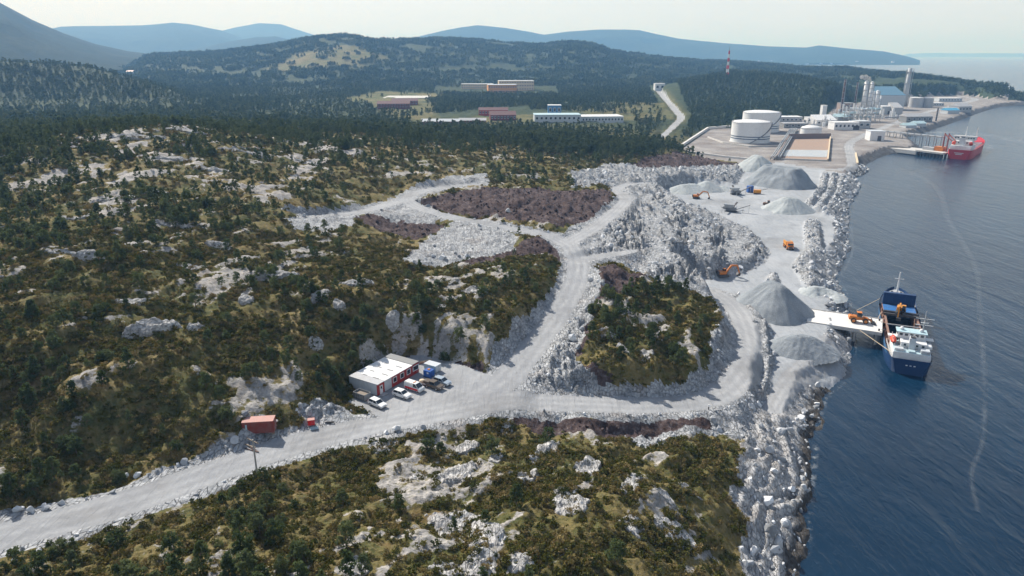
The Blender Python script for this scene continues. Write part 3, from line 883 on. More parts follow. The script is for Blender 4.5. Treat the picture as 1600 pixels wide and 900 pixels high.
def pine_crown(h, w, seed, nc, nl, size, conical=0.6, lo=0.16):
    rng = np.random.default_rng(seed)
    t = rng.uniform(0, 1, nc) ** 0.85
    z = h * (lo + (0.97 - lo) * t)
    rad = w / 2 * (1 - conical * t) * np.sqrt(np.clip(1 - (2 * np.clip(t - 0.0, 0, 1) - 0.75) ** 2 * 0.35, 0.1, 1))
    a = rng.uniform(0, 2 * np.pi, nc); q = np.sqrt(rng.uniform(0.15, 1, nc))
    lean = rng.normal(size=2) * 0.06
    c = np.stack([np.cos(a) * rad * q + lean[0] * z, np.sin(a) * rad * q + lean[1] * z, z], -1)
    return leaf_cloud(c, w * 0.13 * rng.uniform(0.7, 1.5, nc), nl, size, rng)

def trunk_mb(h, r, seed, limbs=5):
    rd = random.Random(seed); m = MB()
    p = Vector((0, 0, -0.4)); n = 4
    for k in range(n):
        q = Vector((rd.uniform(-.06, .06) * h * k / n, rd.uniform(-.06, .06) * h * k / n, h * 0.92 * (k + 1) / n))
        m.tube(p, q, r * (1 - 0.8 * k / n), r * (1 - 0.8 * (k + 1) / n), 6, caps=False)
        p = q
    for k in range(limbs):
        z = h * rd.uniform(0.25, 0.8); a = rd.uniform(0, 6.28); l = h * 0.25 * (1.1 - z / h)
        m.tube((0, 0, z), (math.cos(a) * l, math.sin(a) * l, z + l * 0.4), r * 0.35, r * 0.12, 4, caps=False)
    return m

PROTO = bpy.data.collections.new('shapes')      # not part of the scene: shapes used by the scattered growth
def proto(name, me):
    o = bpy.data.objects.new(name, me); PROTO.objects.link(o); return o

pine_meshes = []
for k, (h, w, con) in enumerate([(4.2, 3.0, 0.5), (3.6, 3.2, 0.35), (4.8, 2.7, 0.65), (3.2, 2.4, 0.55), (2.6, 3.0, 0.25)]):
    Vv, Ff = pine_crown(h, w, 200 + k, 46, 24, 0.17, con)
    pine_meshes.append((np_mesh('pine_crown', Vv, Ff, M_PINE, False), trunk_mb(h, 0.10, k).mesh('pine_trunk', M_BARK), h))
def joined_tree(k):
    h, w, con = [(4.2, 3.0, 0.5), (3.6, 3.2, 0.35), (4.8, 2.7, 0.65)][k]
    Vv, Ff = pine_crown(h, w, 300 + k, 30, 16, 0.24, con)
    return np_mesh('pine', Vv, Ff, M_PINE, False)
MID_TREES = [proto('pine_shape', joined_tree(k)) for k in range(3)]
def far_tree(k):
    h, w, con = [(8.0, 4.2, 0.75), (7.0, 5.0, 0.45), (9.5, 4.0, 0.8), (6.0, 5.2, 0.3)][k]
    Vv, Ff = pine_crown(h, w, 400 + k, 16, 9, 0.75, con, 0.1)
    return np_mesh('wood_tree', Vv, Ff, M_FAR, False)
FAR_TREES = [proto('wood_tree_shape', far_tree(k)) for k in range(4)]
def clump(k):
    rng = np.random.default_rng(500 + k); vs = []; fs = []; n = 0
    for i in range(11):
        h = rng.uniform(7, 12); w = rng.uniform(4.5, 7)
        Vv, Ff = pine_crown(h, w, 520 + 20 * k + i, 8, 6, 1.4, rng.uniform(0.4, 0.8), 0.1)
        Vv = Vv + np.array([rng.uniform(-13, 13), rng.uniform(-13, 13), -1.0])
        vs.append(Vv); fs.append(Ff + n); n += len(Vv)
    return np_mesh('wood_clump', np.concatenate(vs), np.concatenate(fs), M_FAR, False)
CLUMPS = [proto('wood_clump_shape', clump(k)) for k in range(4)]
def tuft(k):
    rng = np.random.default_rng(600 + k)
    nc = 7; a = rng.uniform(0, 6.28, nc); q = np.sqrt(rng.uniform(0, 1, nc)) * 0.5
    c = np.stack([np.cos(a) * q, np.sin(a) * q, rng.uniform(0.0, 0.28, nc)], -1)
    Vv, Ff = leaf_cloud(c, rng.uniform(0.18, 0.34, nc), 12, 0.13, rng)
    return np_mesh('heather_tuft', Vv, Ff, M_HEATHER, False)
TUFTS = [proto('heather_tuft_shape', tuft(k)) for k in range(4)]

def rock_mesh(seed, mat, sub=2, squash=0.75, chop=7):
    """angular block: a ball cut by random planes"""
    rng = np.random.default_rng(seed)
    bm = bmesh.new(); bmesh.ops.create_icosphere(bm, subdivisions=sub, radius=0.5)
    co = np.array([v.co for v in bm.verts])
    for k in range(chop):
        n = rng.normal(size=3); n /= np.linalg.norm(n); d = rng.uniform(0.19, 0.37)
        s = co @ n; co = co - np.outer(np.maximum(s - d, 0), n)
    co *= np.array([rng.uniform(0.9, 1.35), rng.uniform(0.75, 1.05), squash * rng.uniform(0.85, 1.15)])
    co += rng.normal(size=co.shape) * 0.012
    for v, c in zip(bm.verts, co): v.co = c
    me = bpy.data.meshes.new('rock'); bm.to_mesh(me); bm.free()
    me.materials.append(mat)
    return me

def mat_stone(name, stops):
    t = NT(name); oi = t.n('ShaderNodeObjectInfo'); v = t.coord()
    n = t.noise(v, 2.2, 5, 0.65)
    f = t.math('ADD', t.math('MULTIPLY', oi.outputs['Random'], 0.7), t.math('MULTIPLY', n, 0.3))
    t.bsdf(t.ramp(f, stops), 0.9, normal=t.bump(t.noise(v, 5.0, 4, 0.7), 0.5, 0.08), spec=0.2)
    return t.m
M_STONE = mat_stone('blasted_stone', [(0.05, (0.15, 0.16, 0.175)), (0.35, (0.35, 0.365, 0.385)), (0.65, (0.53, 0.545, 0.565)), (0.95, (0.76, 0.77, 0.78))])
M_CLOD = mat_stone('peat_clod', [(0.1, (0.026, 0.019, 0.019)), (0.5, (0.065, 0.047, 0.047)), (0.8, (0.11, 0.085, 0.083)), (0.97, (0.36, 0.34, 0.33))])
STONES = [proto('stone_shape', rock_mesh(700 + k, M_STONE, 1 if k < 4 else 2)) for k in range(6)]
CLODS = [proto('clod_shape', rock_mesh(750 + k, M_CLOD, 1, 0.8)) for k in range(3)]

# ------------------------------------------------------------------ scattering
def scatter_group(n_var, shapes, name):
    g = bpy.data.node_groups.new(name, 'GeometryNodeTree')
    g.interface.new_socket('Geometry', in_out='INPUT', socket_type='NodeSocketGeometry')
    g.interface.new_socket('Geometry', in_out='OUTPUT', socket_type='NodeSocketGeometry')
    N = g.nodes; Lk = g.links
    gi = N.new('NodeGroupInput'); go = N.new('NodeGroupOutput'); j = N.new('GeometryNodeJoinGeometry')
    def at(nm, typ):
        a = N.new('GeometryNodeInputNamedAttribute'); a.data_type = typ; a.inputs['Name'].default_value = nm; return a.outputs['Attribute']
    sc = at('scl', 'FLOAT'); rz = at('rot', 'FLOAT_VECTOR'); va = at('var', 'INT')
    for k, shp in enumerate(shapes):
        oi = N.new('GeometryNodeObjectInfo'); oi.inputs['Object'].default_value = shp
        cmp = N.new('FunctionNodeCompare'); cmp.data_type = 'INT'; cmp.operation = 'EQUAL'
        Lk.new(va, cmp.inputs[2]); cmp.inputs[3].default_value = k
        ip = N.new('GeometryNodeInstanceOnPoints')
        Lk.new(gi.outputs[0], ip.inputs['Points']); Lk.new(cmp.outputs[0], ip.inputs['Selection'])
        Lk.new(oi.outputs['Geometry'], ip.inputs['Instance']); Lk.new(rz, ip.inputs['Rotation']); Lk.new(sc, ip.inputs['Scale'])
        Lk.new(ip.outputs['Instances'], j.inputs[0])
    Lk.new(j.outputs[0], go.inputs[0])
    return g

def scatter(name, pts, scl, shapes, label, cat, tilt=0.0):
    n = len(pts)
    me = bpy.data.meshes.new(name)
    me.vertices.add(n); me.vertices.foreach_set('co', np.asarray(pts, np.float32).ravel())
    a = me.attributes.new('scl', 'FLOAT', 'POINT'); a.data.foreach_set('value', np.asarray(scl, np.float32))
    rot = np.stack([RNG.normal(0, tilt, n), RNG.normal(0, tilt, n), RNG.uniform(0, 6.283, n)], -1) if tilt < 1 else RNG.uniform(0, 6.283, (n, 3))
    a = me.attributes.new('rot', 'FLOAT_VECTOR', 'POINT'); a.data.foreach_set('vector', rot.astype(np.float32).ravel())
    a = me.attributes.new('var', 'INT', 'POINT'); a.data.foreach_set('value', RNG.integers(0, len(shapes), n).astype(np.int32))
    o = bpy.data.objects.new(name, me); COL.objects.link(o)
    md = o.modifiers.new('scatter', 'NODES'); md.node_group = scatter_group(len(shapes), shapes, name)
    return tag(o, label, cat, kind='stuff')

def rand_fan(n, r0, r1, half=48):
    r = np.sqrt(RNG.uniform(r0 * r0, r1 * r1, n)); a = np.radians(RNG.uniform(-half, half, n))
    return r * np.sin(a), r * np.cos(a)

def to_px(x, y, z):
    dz = z - CAM_H
    dep = y * math.cos(PITCH) - dz * math.sin(PITCH); up = y * math.sin(PITCH) + dz * math.cos(PITCH)
    return 800 + FPX * x / dep, 450 - FPX * up / dep, dep

# near and middle pines
DENSE = [(GP([(-60, 190), (140, 178), (240, 182), (200, 215), (130, 262), (60, 330), (0, 390), (-60, 420)]), 0.85),
         (GP([(780, 198), (1010, 208), (995, 245), (930, 255), (820, 232)]), 1.3),
         (GP([(0, 400), (120, 420), (150, 560), (60, 700), (0, 720)]), 0.30),
         (GP([(930, 470), (1090, 480), (1095, 600), (960, 600), (920, 540)]), 0.22),
         (GP([(600, 440), (780, 420), (860, 440), (760, 540), (620, 520)]), 0.18),
         (GP([(420, 560), (540, 540), (560, 590), (450, 625), (400, 600)]), 0.45),
         (GP([(200, 780), (480, 740), (560, 720), (540, 800), (380, 900), (150, 900)]), 0.22)]
x, y = rand_fan(34000, 60, 620)
dens = 0.10 + 0.55 * smooth(0.0, 0.40, fbm(x * 0.02, y * 0.02, 4, 130)) + 0.25 * smooth(0.15, 0.45, fbm(x * 0.07, y * 0.07, 3, 131))
for q, w in DENSE: dens = np.maximum(dens, w * smooth(-8, 4, poly_sd(x, y, q, 40)) * (0.7 + 0.6 * fbm(x * 0.05, y * 0.05, 3, 132)))
pxx, pyy, dd = to_px(x, y, sample(x, y))
sparse = ((pxx > 540) & (pyy > 240) & (pyy < 420)) | ((pyy > 640) & (pxx > 560))
dens = np.where(sparse, dens * 0.22, dens)
r = np.hypot(x, y)
dens *= 0.95 + 0.5 * smooth(250, 500, r)
ok = (RNG.uniform(0, 1, len(x)) < dens) & (sample(x, y, 'cls') == 0) & (sample(x, y, 'road') > 4.0) & (sample(x, y, 'sd') > 10) & (sample(x, y, 'rock') < 0.62)
x = x[ok]; y = y[ok]; r = r[ok]; pz = sample(x, y) - 0.15
ps = RNG.uniform(0.6, 1.35, len(x)) * (0.85 + 0.45 * smooth(250, 600, r))
pxx, pyy, dd = to_px(x, y, pz)
inv = (pxx > -5) & (pxx < 1605) & (pyy < 905)
size = ps / dd * inv
order = np.argsort(-size)
TREES_NEAR = order[:290]
NEAR = [(float(x[i]), float(y[i]), float(pz[i]), float(ps[i]), float(pxx[i]), float(pyy[i])) for i in TREES_NEAR]
rest = order[290:]
scatter('pine_wood', np.stack([x, y, pz], -1)[rest], ps[rest], MID_TREES, 'many small dark green pines spread over the heath behind', 'pine trees', 0.05)

# heather tufts
def tufts(n, r0, r1, s0, s1, name, label):
    x, y = rand_fan(n, r0, r1)
    n1 = fbm(x * 0.09, y * 0.09, 3, 140)
    ok = (sample(x, y, 'cls') == 0) & (RNG.uniform(0, 1, n) < 0.72 + n1) & (sample(x, y, 'rock') < 0.42 + 0.2 * RNG.uniform(-1, 1, n)) & (sample(x, y, 'road') > 1.5)
    x = x[ok]; y = y[ok]
    scatter(name, np.stack([x, y, sample(x, y) - 0.06], -1), RNG.uniform(s0, s1, len(x)) * (1 + 0.5 * n1[ok]), TUFTS, label, 'heather', 0.12)
tufts(70000, 60, 240, 0.7, 1.7, 'heather', 'low brown and olive heather covering the near slopes')
tufts(36000, 240, 560, 1.2, 2.6, 'heather', 'low brown heather covering the far slopes of the heath')

# woods beyond the ridge, tree by tree, then in clumps
x, y = rand_fan(62000, 520, 1750, 46)
r = np.hypot(x, y); fn = fbm(x * 0.006, y * 0.006, 4, 150)
pxx, pyy, dd = to_px(x, y, sample(x, y))
HOLES = [GP(q) for q in ([(585, 152), (660, 150), (665, 172), (590, 172)], [(650, 182), (820, 165), (830, 185), (760, 198), (640, 200)], [(820, 172), (985, 180), (985, 200), (820, 200)],
                         [(685, 122), (860, 122), (870, 148), (680, 146)], [(1012, 132), (1046, 132), (1075, 180), (1065, 205), (1020, 222), (1045, 190)])]
hole = np.zeros(len(x), bool)
for q in HOLES: hole |= poly_sd(x, y, q, 30) > -4
belt = ((pxx > 670) & (pxx < 1015) & (pyy > 136) & (pyy < 166)) | ((pxx > 1060) & (pxx < 1300) & (pyy > 118) & (pyy < 182))
dens = np.where(belt, 0.95, 0.34 + 0.66 * smooth(-0.14, 0.22, fn))
ok = (RNG.uniform(0, 1, len(x)) < dens * (1 - 0.95 * sample(x, y, 'field'))) & (sample(x, y, 'cls') == 0) & ~hole & (sample(x, y, 'road') > 7) & (sample(x, y, 'sd') > 12) & (sample(x, y, 'plant') < -6)
x = x[ok]; y = y[ok]
scatter('wood', np.stack([x, y, sample(x, y) - 0.4], -1), RNG.uniform(0.55, 1.05, len(x)), FAR_TREES, 'mixed wood of conifers and birches on the flat land beyond the heath', 'wood')
x, y = rand_fan(30000, 1650, 5200, 45)
ok = (RNG.uniform(0, 1, len(x)) < (1 - 0.9 * sample(x, y, 'field'))) & (sample(x, y, 'cls') == 0) & (sample(x, y, 'sd') > 25) & (fbm(x * 0.003, y * 0.003, 4, 160) > -0.22)
x = x[ok]; y = y[ok]
scatter('wood', np.stack([x, y, sample(x, y) - 0.5], -1), RNG.uniform(0.7, 1.15, len(x)), CLUMPS, 'dark wood covering the low hills and the headland', 'wood')

# broken stone
x, y = rand_fan(190000, 70, 640, 46)
cl = sample(x, y, 'cls'); rd = sample(x, y, 'road'); r = np.hypot(x, y)
prob = np.where(cl == 3, 0.85, np.where(cl == 5, 0.55, np.where(cl == 7, 0.8, 0.0))) * (0.35 + 0.65 * smooth(0, 260, r)) * np.where(rd < 2.6, 0.55, 1)
prob = prob * np.where((cl == 3) & (rd > 2.6), 0.25 + 0.75 * smooth(-0.18, 0.12, fbm(x * 0.035, y * 0.035, 3, 170)), 1) * (1 - 0.85 * smooth(-3, 1, sample(x, y, 'sm'))) * (1 - 0.75 * sample(x, y, 'bench'))
ok = (RNG.uniform(0, 1, len(x)) < prob) & (rd > 0.25) & (sample(x, y, 'hut') < -1) & (sample(x, y) > 0.15)
x = x[ok]; y = y[ok]; sd = sample(x, y, 'sd'); fi = sample(x, y, 'fill'); rr_ = r[ok]
s = RNG.gamma(1.5, 0.42, len(x)) + 0.18
s *= np.where((fi > 3) & (sample(x, y, 'road') > 3), 1.05, 1.0) * np.where(rd[ok] < 2.6, 0.7, 1.0) * np.where(sd < 9, 1.35, 1.0)
s = np.clip(s, 0.2, 3.2) * (1 + 0.35 * smooth(250, 600, rr_))
pz = sample(x, y) + s * 0.08
scatter('stones', np.stack([x, y, pz], -1), s, STONES, 'grey broken stones on rock heaps, banks and the shore', 'stones', 2.0)
x, y = rand_fan(34000, 120, 640, 46)
ok = (sample(x, y, 'cls') == 4)
x = x[ok]; y = y[ok]; s = np.clip(RNG.gamma(1.6, 0.4, len(x)) + 0.25, 0.25, 2.2)
scatter('peat_clods', np.stack([x, y, sample(x, y) + s * 0.05], -1), s, CLODS, 'dark purple brown clods of dug peat in heaps', 'peat', 2.0)

# single pines of the near slopes
MARKS = [((405, 678), 'red container'), ((600, 585), 'site hut'), ((399, 715), 'power pole'), ((840, 560), 'curving haul road'), ((1010, 520), 'heath knoll inside the road bend'),
         ((60, 830), 'lower end of the access road'), ((60, 480), 'dark hillside by the picture edge'), ((260, 420), 'rocky middle of the heath'), ((620, 440), 'heath slope above the hut'),
         ((300, 850), 'bushy bank below the access road'), ((900, 760), 'bare rocks near the shore'), ((140, 650), 'brown slope above the access road'), ((480, 500), 'open slope behind the hut'), ((220, 250), 'rocky hilltop')]
nt = []
SIZES = ('stunted', 'small', 'taller')
HUES = ('round crowned pine', 'broad bushy pine', 'slender pine', 'young pine', 'low spreading pine')

for (tx, ty, tz, ts, qx, qy) in NEAR:
    k = RNG.integers(0, 5); cm, tm, hh = pine_meshes[k]
    mk = min(MARKS, key=lambda m: math.hypot(m[0][0] - qx, m[0][1] - qy))[1]
    sz = SIZES[0 if ts < 0.95 else 1 if ts < 1.2 else 2]
    t = thing('pine_tree', f'{sz} {HUES[k]} by the {mk}', 'tree', (tx, ty, tz), RNG.uniform(0, 6.28), f'{sz} {HUES[k]}s by the {mk}')
    t.scale = (ts, ts, ts * RNG.uniform(0.85, 1.1))
    c = bpy.data.objects.new('crown', cm); COL.objects.link(c); c.parent = t
    c = bpy.data.objects.new('trunk', tm); COL.objects.link(c); c.parent = t

# ------------------------------------------------------------------ paints
W = paint('white_paint', (0.72, 0.73, 0.74), 0.45, dirt=0.25)
GW = paint('grey_white_panel', (0.52, 0.56, 0.60), 0.5, dirt=0.3)
LG = paint('light_grey', (0.42, 0.43, 0.45), 0.6)
GR = paint('mid_grey', (0.22, 0.23, 0.24), 0.6)
DK = paint('dark_grey', (0.06, 0.06, 0.065), 0.6)
RED = paint('red_panel', (0.36, 0.035, 0.032), 0.55, dirt=0.2)
REDB = paint('barn_red', (0.16, 0.03, 0.03), 0.8)
RUSTRED = paint('container_red', (0.26, 0.055, 0.045), 0.6, dirt=0.45)
PINK = paint('faded_red_roof', (0.46, 0.24, 0.21), 0.7)
BRIGHT_RED = paint('bright_red', (0.62, 0.02, 0.025), 0.45, dirt=0.15)
SHIPRED = paint('ship_red', (0.50, 0.02, 0.035), 0.45, dirt=0.2)
BLUE = paint('blue_paint', (0.02, 0.10, 0.36), 0.45, dirt=0.2)
NAVY = paint('navy_hull', (0.012, 0.045, 0.13), 0.4, dirt=0.2, dirt_col=(0.05, 0.05, 0.06))
MIDBLUE = paint('ship_blue', (0.035, 0.13, 0.28), 0.5, dirt=0.4)
HATCHBLUE = paint('hatch_blue', (0.03, 0.15, 0.40), 0.5, dirt=0.4)
RUST = paint('rust_deck', (0.24, 0.135, 0.10), 0.85, dirt=0.6, dirt_col=(0.32, 0.26, 0.24))
HOLD = paint('hold_floor', (0.11, 0.085, 0.08), 0.9, dirt=0.6, scale=0.4)
YEL = paint('machine_yellow', (0.62, 0.25, 0.02), 0.5, dirt=0.3)
ORG = paint('machine_orange', (0.56, 0.17, 0.02), 0.5, dirt=0.35)
LIFE = paint('lifeboat_orange', (0.62, 0.07, 0.03), 0.5, dirt=0.1)
TYRE = paint('tyre_rubber', (0.025, 0.025, 0.026), 0.9)
STEEL = paint('galvanised_steel', (0.36, 0.38, 0.40), 0.45, 0.5, dirt=0.2)
RUSTY = paint('brown_steel', (0.12, 0.07, 0.055), 0.8)
BRONZE = paint('bronze_car', (0.13, 0.105, 0.085), 0.35, 0.3, dirt=0.3)
SILVER = paint('silver_car', (0.38, 0.45, 0.52), 0.3, 0.3, dirt=0.15)
CONC = paint('concrete', (0.55, 0.54, 0.52), 0.9, dirt=0.3, scale=0.3)
CONCW = paint('white_concrete', (0.68, 0.67, 0.65), 0.9, dirt=0.35, scale=0.25, dirt_col=(0.38, 0.37, 0.36))
WOOD = paint('grey_wood', (0.24, 0.20, 0.16), 0.9)
ORANGEWALL = paint('tan_cladding', (0.70, 0.33, 0.12), 0.8)
CREAM = paint('cream_wall', (0.68, 0.55, 0.38), 0.8)
TEAL = paint('blue_grey_roof', (0.10, 0.22, 0.32), 0.5)
PALE = paint('pale_blue_roof', (0.42, 0.58, 0.64), 0.5)
TANKW = paint('tank_white', (0.74, 0.75, 0.76), 0.5, dirt=0.25, scale=0.06, dirt_col=(0.42, 0.42, 0.42))
def mat_glass():
    t = NT('dark_glass'); t.bsdf((0.02, 0.03, 0.04), 0.08, spec=0.7); return t.m
GLASS = mat_glass()
def mat_lamp():
    t = NT('lamp_glass'); t.bsdf((0.75, 0.76, 0.78), 0.1, spec=0.7); return t.m
LAMP = mat_lamp()

def ground(px, py, dz=0.0):
    x, y, z = S(px, py); return (x, y, z + dz)

# ------------------------------------------------------------------ bare rock outcrops
def outcrop(px, py, lu, lv, rot, hgt, seed, label):
    cx, cy, cz = S(px, py)
    if py > 640: lu *= 1.3; lv *= 1.45; hgt *= 0.65
    n, m = 34, 26
    u = np.linspace(-1.25, 1.25, n); v = np.linspace(-1.25, 1.25, m)
    Uu, Vv = np.meshgrid(u, v)
    ca, sa = math.cos(rot), math.sin(rot)
    lx = Uu * lu / 2; ly = Vv * lv / 2
    wx = cx + lx * ca - ly * sa; wy = cy + lx * sa + ly * ca
    rad = np.hypot(Uu, Vv) + fbm(wx * 0.35, wy * 0.35, 4, seed) * 0.5 + perlin(wx * 1.2, wy * 1.2, seed + 5) * 0.14
    prof = smooth(1.0, 0.78, rad)
    step = np.floor(fbm(lx * 0.30 + seed, ly * 0.5, 2, seed + 9) * 4) / 4
    z = sample(wx, wy) - 0.35 + prof * (0.35 + hgt * (0.75 + 0.5 * step)) + fbm(wx * 0.9, wy * 0.9, 3, seed + 2) * 0.14 * prof
    ii = np.arange(n * m).reshape(m, n)
    f = np.stack([ii[:-1, :-1], ii[:-1, 1:], ii[1:, 1:], ii[1:, :-1]], -1).reshape(-1, 4)
    f = f[prof.ravel()[f].max(1) > 0.02]
    used, inv = np.unique(f, return_inverse=True)
    Vt = np.stack([wx.ravel() - cx, wy.ravel() - cy, z.ravel() - cz], -1)[used]
    o = bpy.data.objects.new('rock_outcrop', np_mesh('rock_outcrop', Vt, inv.reshape(-1, 4), M_OUTCROP, False))
    COL.objects.link(o); o.location = (cx, cy, cz)
    return tag(o, label, 'rock', 'bare rock outcrops on the heath')
ST = 1.10    # strike of the beds, from +X
OUT = [
    (600, 693, 6.5, 4.0, ST, .5, 'flat pale rock slab at the road edge below the hut'),
    (727, 700, 6.5, 3.0, ST, 1.3, 'bluish rock wall south of the hut, upper of two'),
    (712, 742, 8.5, 4.5, ST, 1.0, 'stepped grey rock below the bluish rock wall'),
    (853, 708, 9.0, 3.6, ST, 1.4, 'tall pale rock rib leaning right in the middle of the near heath'),
    (824, 745, 5.5, 3.0, ST, .9, 'short rock rib just left of the tall pale rib'),
    (918, 735, 7.5, 3.2, ST, 1.3, 'rock rib right of the tall pale rib, above a broad face'),
    (893, 783, 7.0, 5.0, ST, 1.1, 'broad pale rock face at the foot of a rib'),
    (775, 718, 4.5, 2.0, ST, .7, 'narrow pale rock between two larger ribs'),
    (714, 822, 8.0, 6.5, 0.4, .7, 'large cracked white rock slab near the bottom of the picture'),
    (752, 838, 7.0, 5.0, 0.9, .6, 'grey cracked slab right of the large white slab'),
    (752, 884, 6.0, 4.0, ST, .8, 'rock slab at the bottom edge below two cracked slabs'),
    (814, 880, 4.0, 2.6, ST, .8, 'bluish stone face at the bottom edge in the centre'),
    (985, 757, 9.0, 2.2, ST, .9, 'thin upright rock rib above a small green bush'),
    (992, 822, 4.5, 3.5, 1.9, .6, 'rounded pale rock halfway between rib and shore'),
    (1052, 832, 6.5, 5.0, ST, .9, 'broken grey rock cluster closest to the shore cliff'),
    (1036, 770, 5.5, 1.8, 2.2, .6, 'low rock streak slanting down towards the shore'),
    (793, 668, 4.5, 1.8, ST, .8, 'small pale rock under the road verge in the centre'),
    (1075, 765, 6.0, 1.8, 2.2, .6, 'slanting rock streak at the edge of the shore scrub'),
    (655, 745, 4.0, 2.0, ST, .6, 'small rock left of the stepped grey rock'),
    (700, 893, 5.0, 3.0, 0.3, .6, 'pale rock cut by the bottom edge left of centre'),
    (560, 885, 4.0, 2.0, ST, .6, 'leaning pale rock at the bottom edge in the brown grass'),
    (470, 890, 5.0, 2.0, ST, .6, 'tan rock at the bottom edge among low bushes'),
    (205, 476, 7.5, 4.0, 0.4, 1.0, 'pale humped rock alone among pines on the middle slope'),
    (240, 515, 11., 5.0, 0.5, 1.8, 'long rock ledge with a dark face on the lower slope'),
    (305, 514, 5.0, 3.0, 0.5, 1.0, 'square rock at the end of the long dark ledge'),
    (432, 430, 13., 3.5, 0.6, .9, 'long pale rock bank below the gravel spur'),
    (385, 468, 5.0, 4.0, ST, 1.3, 'blocky rock left of the paired rocks behind the hut'),
    (502, 462, 8.0, 3.5, 0.8, .9, 'tilted pale rock, upper of a pair behind the hut'),
    (530, 478, 4.0, 3.0, ST, 1.3, 'round bluish rock, lower of a pair behind the hut'),
    (494, 537, 5.5, 2.6, ST, .8, 'leaning pale rock on the slope just above the hut'),
    (557, 441, 10., 4.0, 0.3, .6, 'flat tan rock west of the gravel mound'),
    (742, 455, 9.0, 4.5, 0.2, .6, 'flat pink rock on the slope above the haul road'),
    (708, 440, 5.5, 1.8, ST, .7, 'thin leaning rock beside the flat pink rock'),
    (690, 482, 3.5, 2.6, 0.6, .8, 'round tan rock below the flat pink rock'),
    (613, 495, 4.5, 4.0, 0.6, 1.0, 'grey round rock in the middle of the slope above the hut'),
    (950, 521, 5.5, 3.2, 0.2, .9, 'pale rock on the heath knoll inside the road bend'),
    (1010, 556, 4.5, 3.5, 2.2, .7, 'white slanting rock on the front of the road bend knoll'),
    (975, 545, 5.0, 1.8, 2.2, .7, 'narrow grey rock between two pale rocks on the knoll'),
    (190, 312, 17., 6.0, 0.3, 1.0, 'large tan rock dome left of the hill centre'),
    (125, 341, 11., 5.0, 0.3, .8, 'brownish rock bank left of the large tan dome'),
    (240, 298, 11., 4.0, 0.2, .8, 'grey flat rock just above the large tan dome'),
    (95, 395, 9.0, 3.5, 0.2, .6, 'pale rock patch on the slope near the dense pines'),
    (140, 398, 8.0, 4.0, 0.4, .7, 'rounded pale rock right of the slope patch'),
    (275, 352, 12., 4.0, 0.1, .6, 'wide layered rock in the hill centre'),
    (345, 385, 10., 3.5, 0.1, .8, 'broad pale rock right of the layered rock'),
    (300, 420, 10., 3.5, 0.2, .7, 'low striped rock in the middle of the heath'),
    (215, 215, 26., 8.0, 0.3, 1.2, 'long pale rock crest on top of the rocky hill'),
    (290, 205, 22., 7.0, 0.2, 1.2, 'high rock dome at the very top of the hill'),
    (390, 240, 22., 7.0, 0.1, 1.0, 'wide rock shelf right of the hilltop'),
    (330, 265, 18., 6.0, 0.2, .9, 'grey rock shelf under the hilltop'),
    (480, 255, 16., 5.0, 0.2, .8, 'pale rocks far right on the hill crest'),
    (265, 248, 16., 5.0, 0.3, .9, 'rock bench below the hilltop crest'),
]
for i, (a, b, lu, lv, rot, hg, lab) in enumerate(OUT): outcrop(a, b, lu, lv, rot, hg, 900 + 7 * i, lab)

# ------------------------------------------------------------------ single boulders
def boulder(px, py, s, label, group, k=0, sub=2):
    x, y, z = S(px, py); s *= 0.8
    o = bpy.data.objects.new('boulder', BOULD[k % len(BOULD)]); COL.objects.link(o)
    o.location = (x, y, z + s * 0.18); o.scale = (s, s, s); o.rotation_euler = (RNG.uniform(-.3, .3), RNG.uniform(-.3, .3), RNG.uniform(0, 6.28))
    return tag(o, label, 'boulder', group)
BOULD = [rock_mesh(800 + k, M_STONE, 3, 0.8, 14) for k in range(5)]
for i, (a, b, s, lab) in enumerate([
    (369, 690, 2.6, 'big white boulder left of the red container'), (384, 648, 2.6, 'bluish boulder on the slope behind the red container'),
    (217, 744, 2.8, 'large grey boulder at the upper road verge'), (198, 746, 1.8, 'smaller grey boulder left of the large verge boulder'),
    (278, 728, 1.7, 'pale boulder at the upper verge, left of two'), (290, 723, 2.0, 'pale boulder at the upper verge, right of two'), (246, 737, 1.4, 'little boulder between verge boulders'),
    (30, 798, 2.6, 'square white boulder at the far end of the upper verge'), (50, 800, 2.2, 'pale boulder beside the square white one'), (72, 796, 2.0, 'third pale boulder along the end of the upper verge'), (95, 788, 1.6, 'low boulder where the verge boulders end'),
    (62, 862, 1.9, 'big stone of the lower bank near the picture corner'), (100, 846, 1.7, 'pale stone of the lower bank by dark bushes'), (25, 878, 1.6, 'stone of the lower bank at the picture corner'),
    (430, 660, 1.9, 'long pale boulder right of the red container'), (412, 655, 1.6, 'white boulder behind the red container'),
    (620, 672, 3.0, 'flat white boulder at the lower road verge under the cars'), (660, 667, 1.6, 'round stone with a ring shape at the lower verge'),
    (850, 643, 1.5, 'first of the boulders spaced along the lower verge'), (882, 646, 1.6, 'second of the boulders spaced along the lower verge'), (912, 648, 1.4, 'third of the boulders spaced along the lower verge'),
    (980, 649, 1.4, 'fourth of the boulders spaced along the lower verge'), (1006, 649, 1.4, 'fifth of the boulders spaced along the lower verge'), (1030, 648, 1.4, 'sixth of the boulders spaced along the lower verge'),
    (1222, 676, 3.4, 'tall white boulder standing on the shore fill'), (1200, 706, 3.2, 'round pale boulder among the shore ledges'), (1210, 738, 2.6, 'pale boulder lower down the shore ledges'), (1240, 662, 2.4, 'grey boulder on the shore fill close to the water'),
    (795, 332, 4.0, 'upright grey boulder on the dark peat heap'), (1262, 768, 2.0, 'wet boulder at the foot of the shore cliff')]):
    boulder(a, b, s, lab, 'single boulders', i)
kx = spline([(1080, 649), (1110, 645), (1140, 637), (1165, 626), (1185, 611), (1196, 592), (1203, 570)], 4)
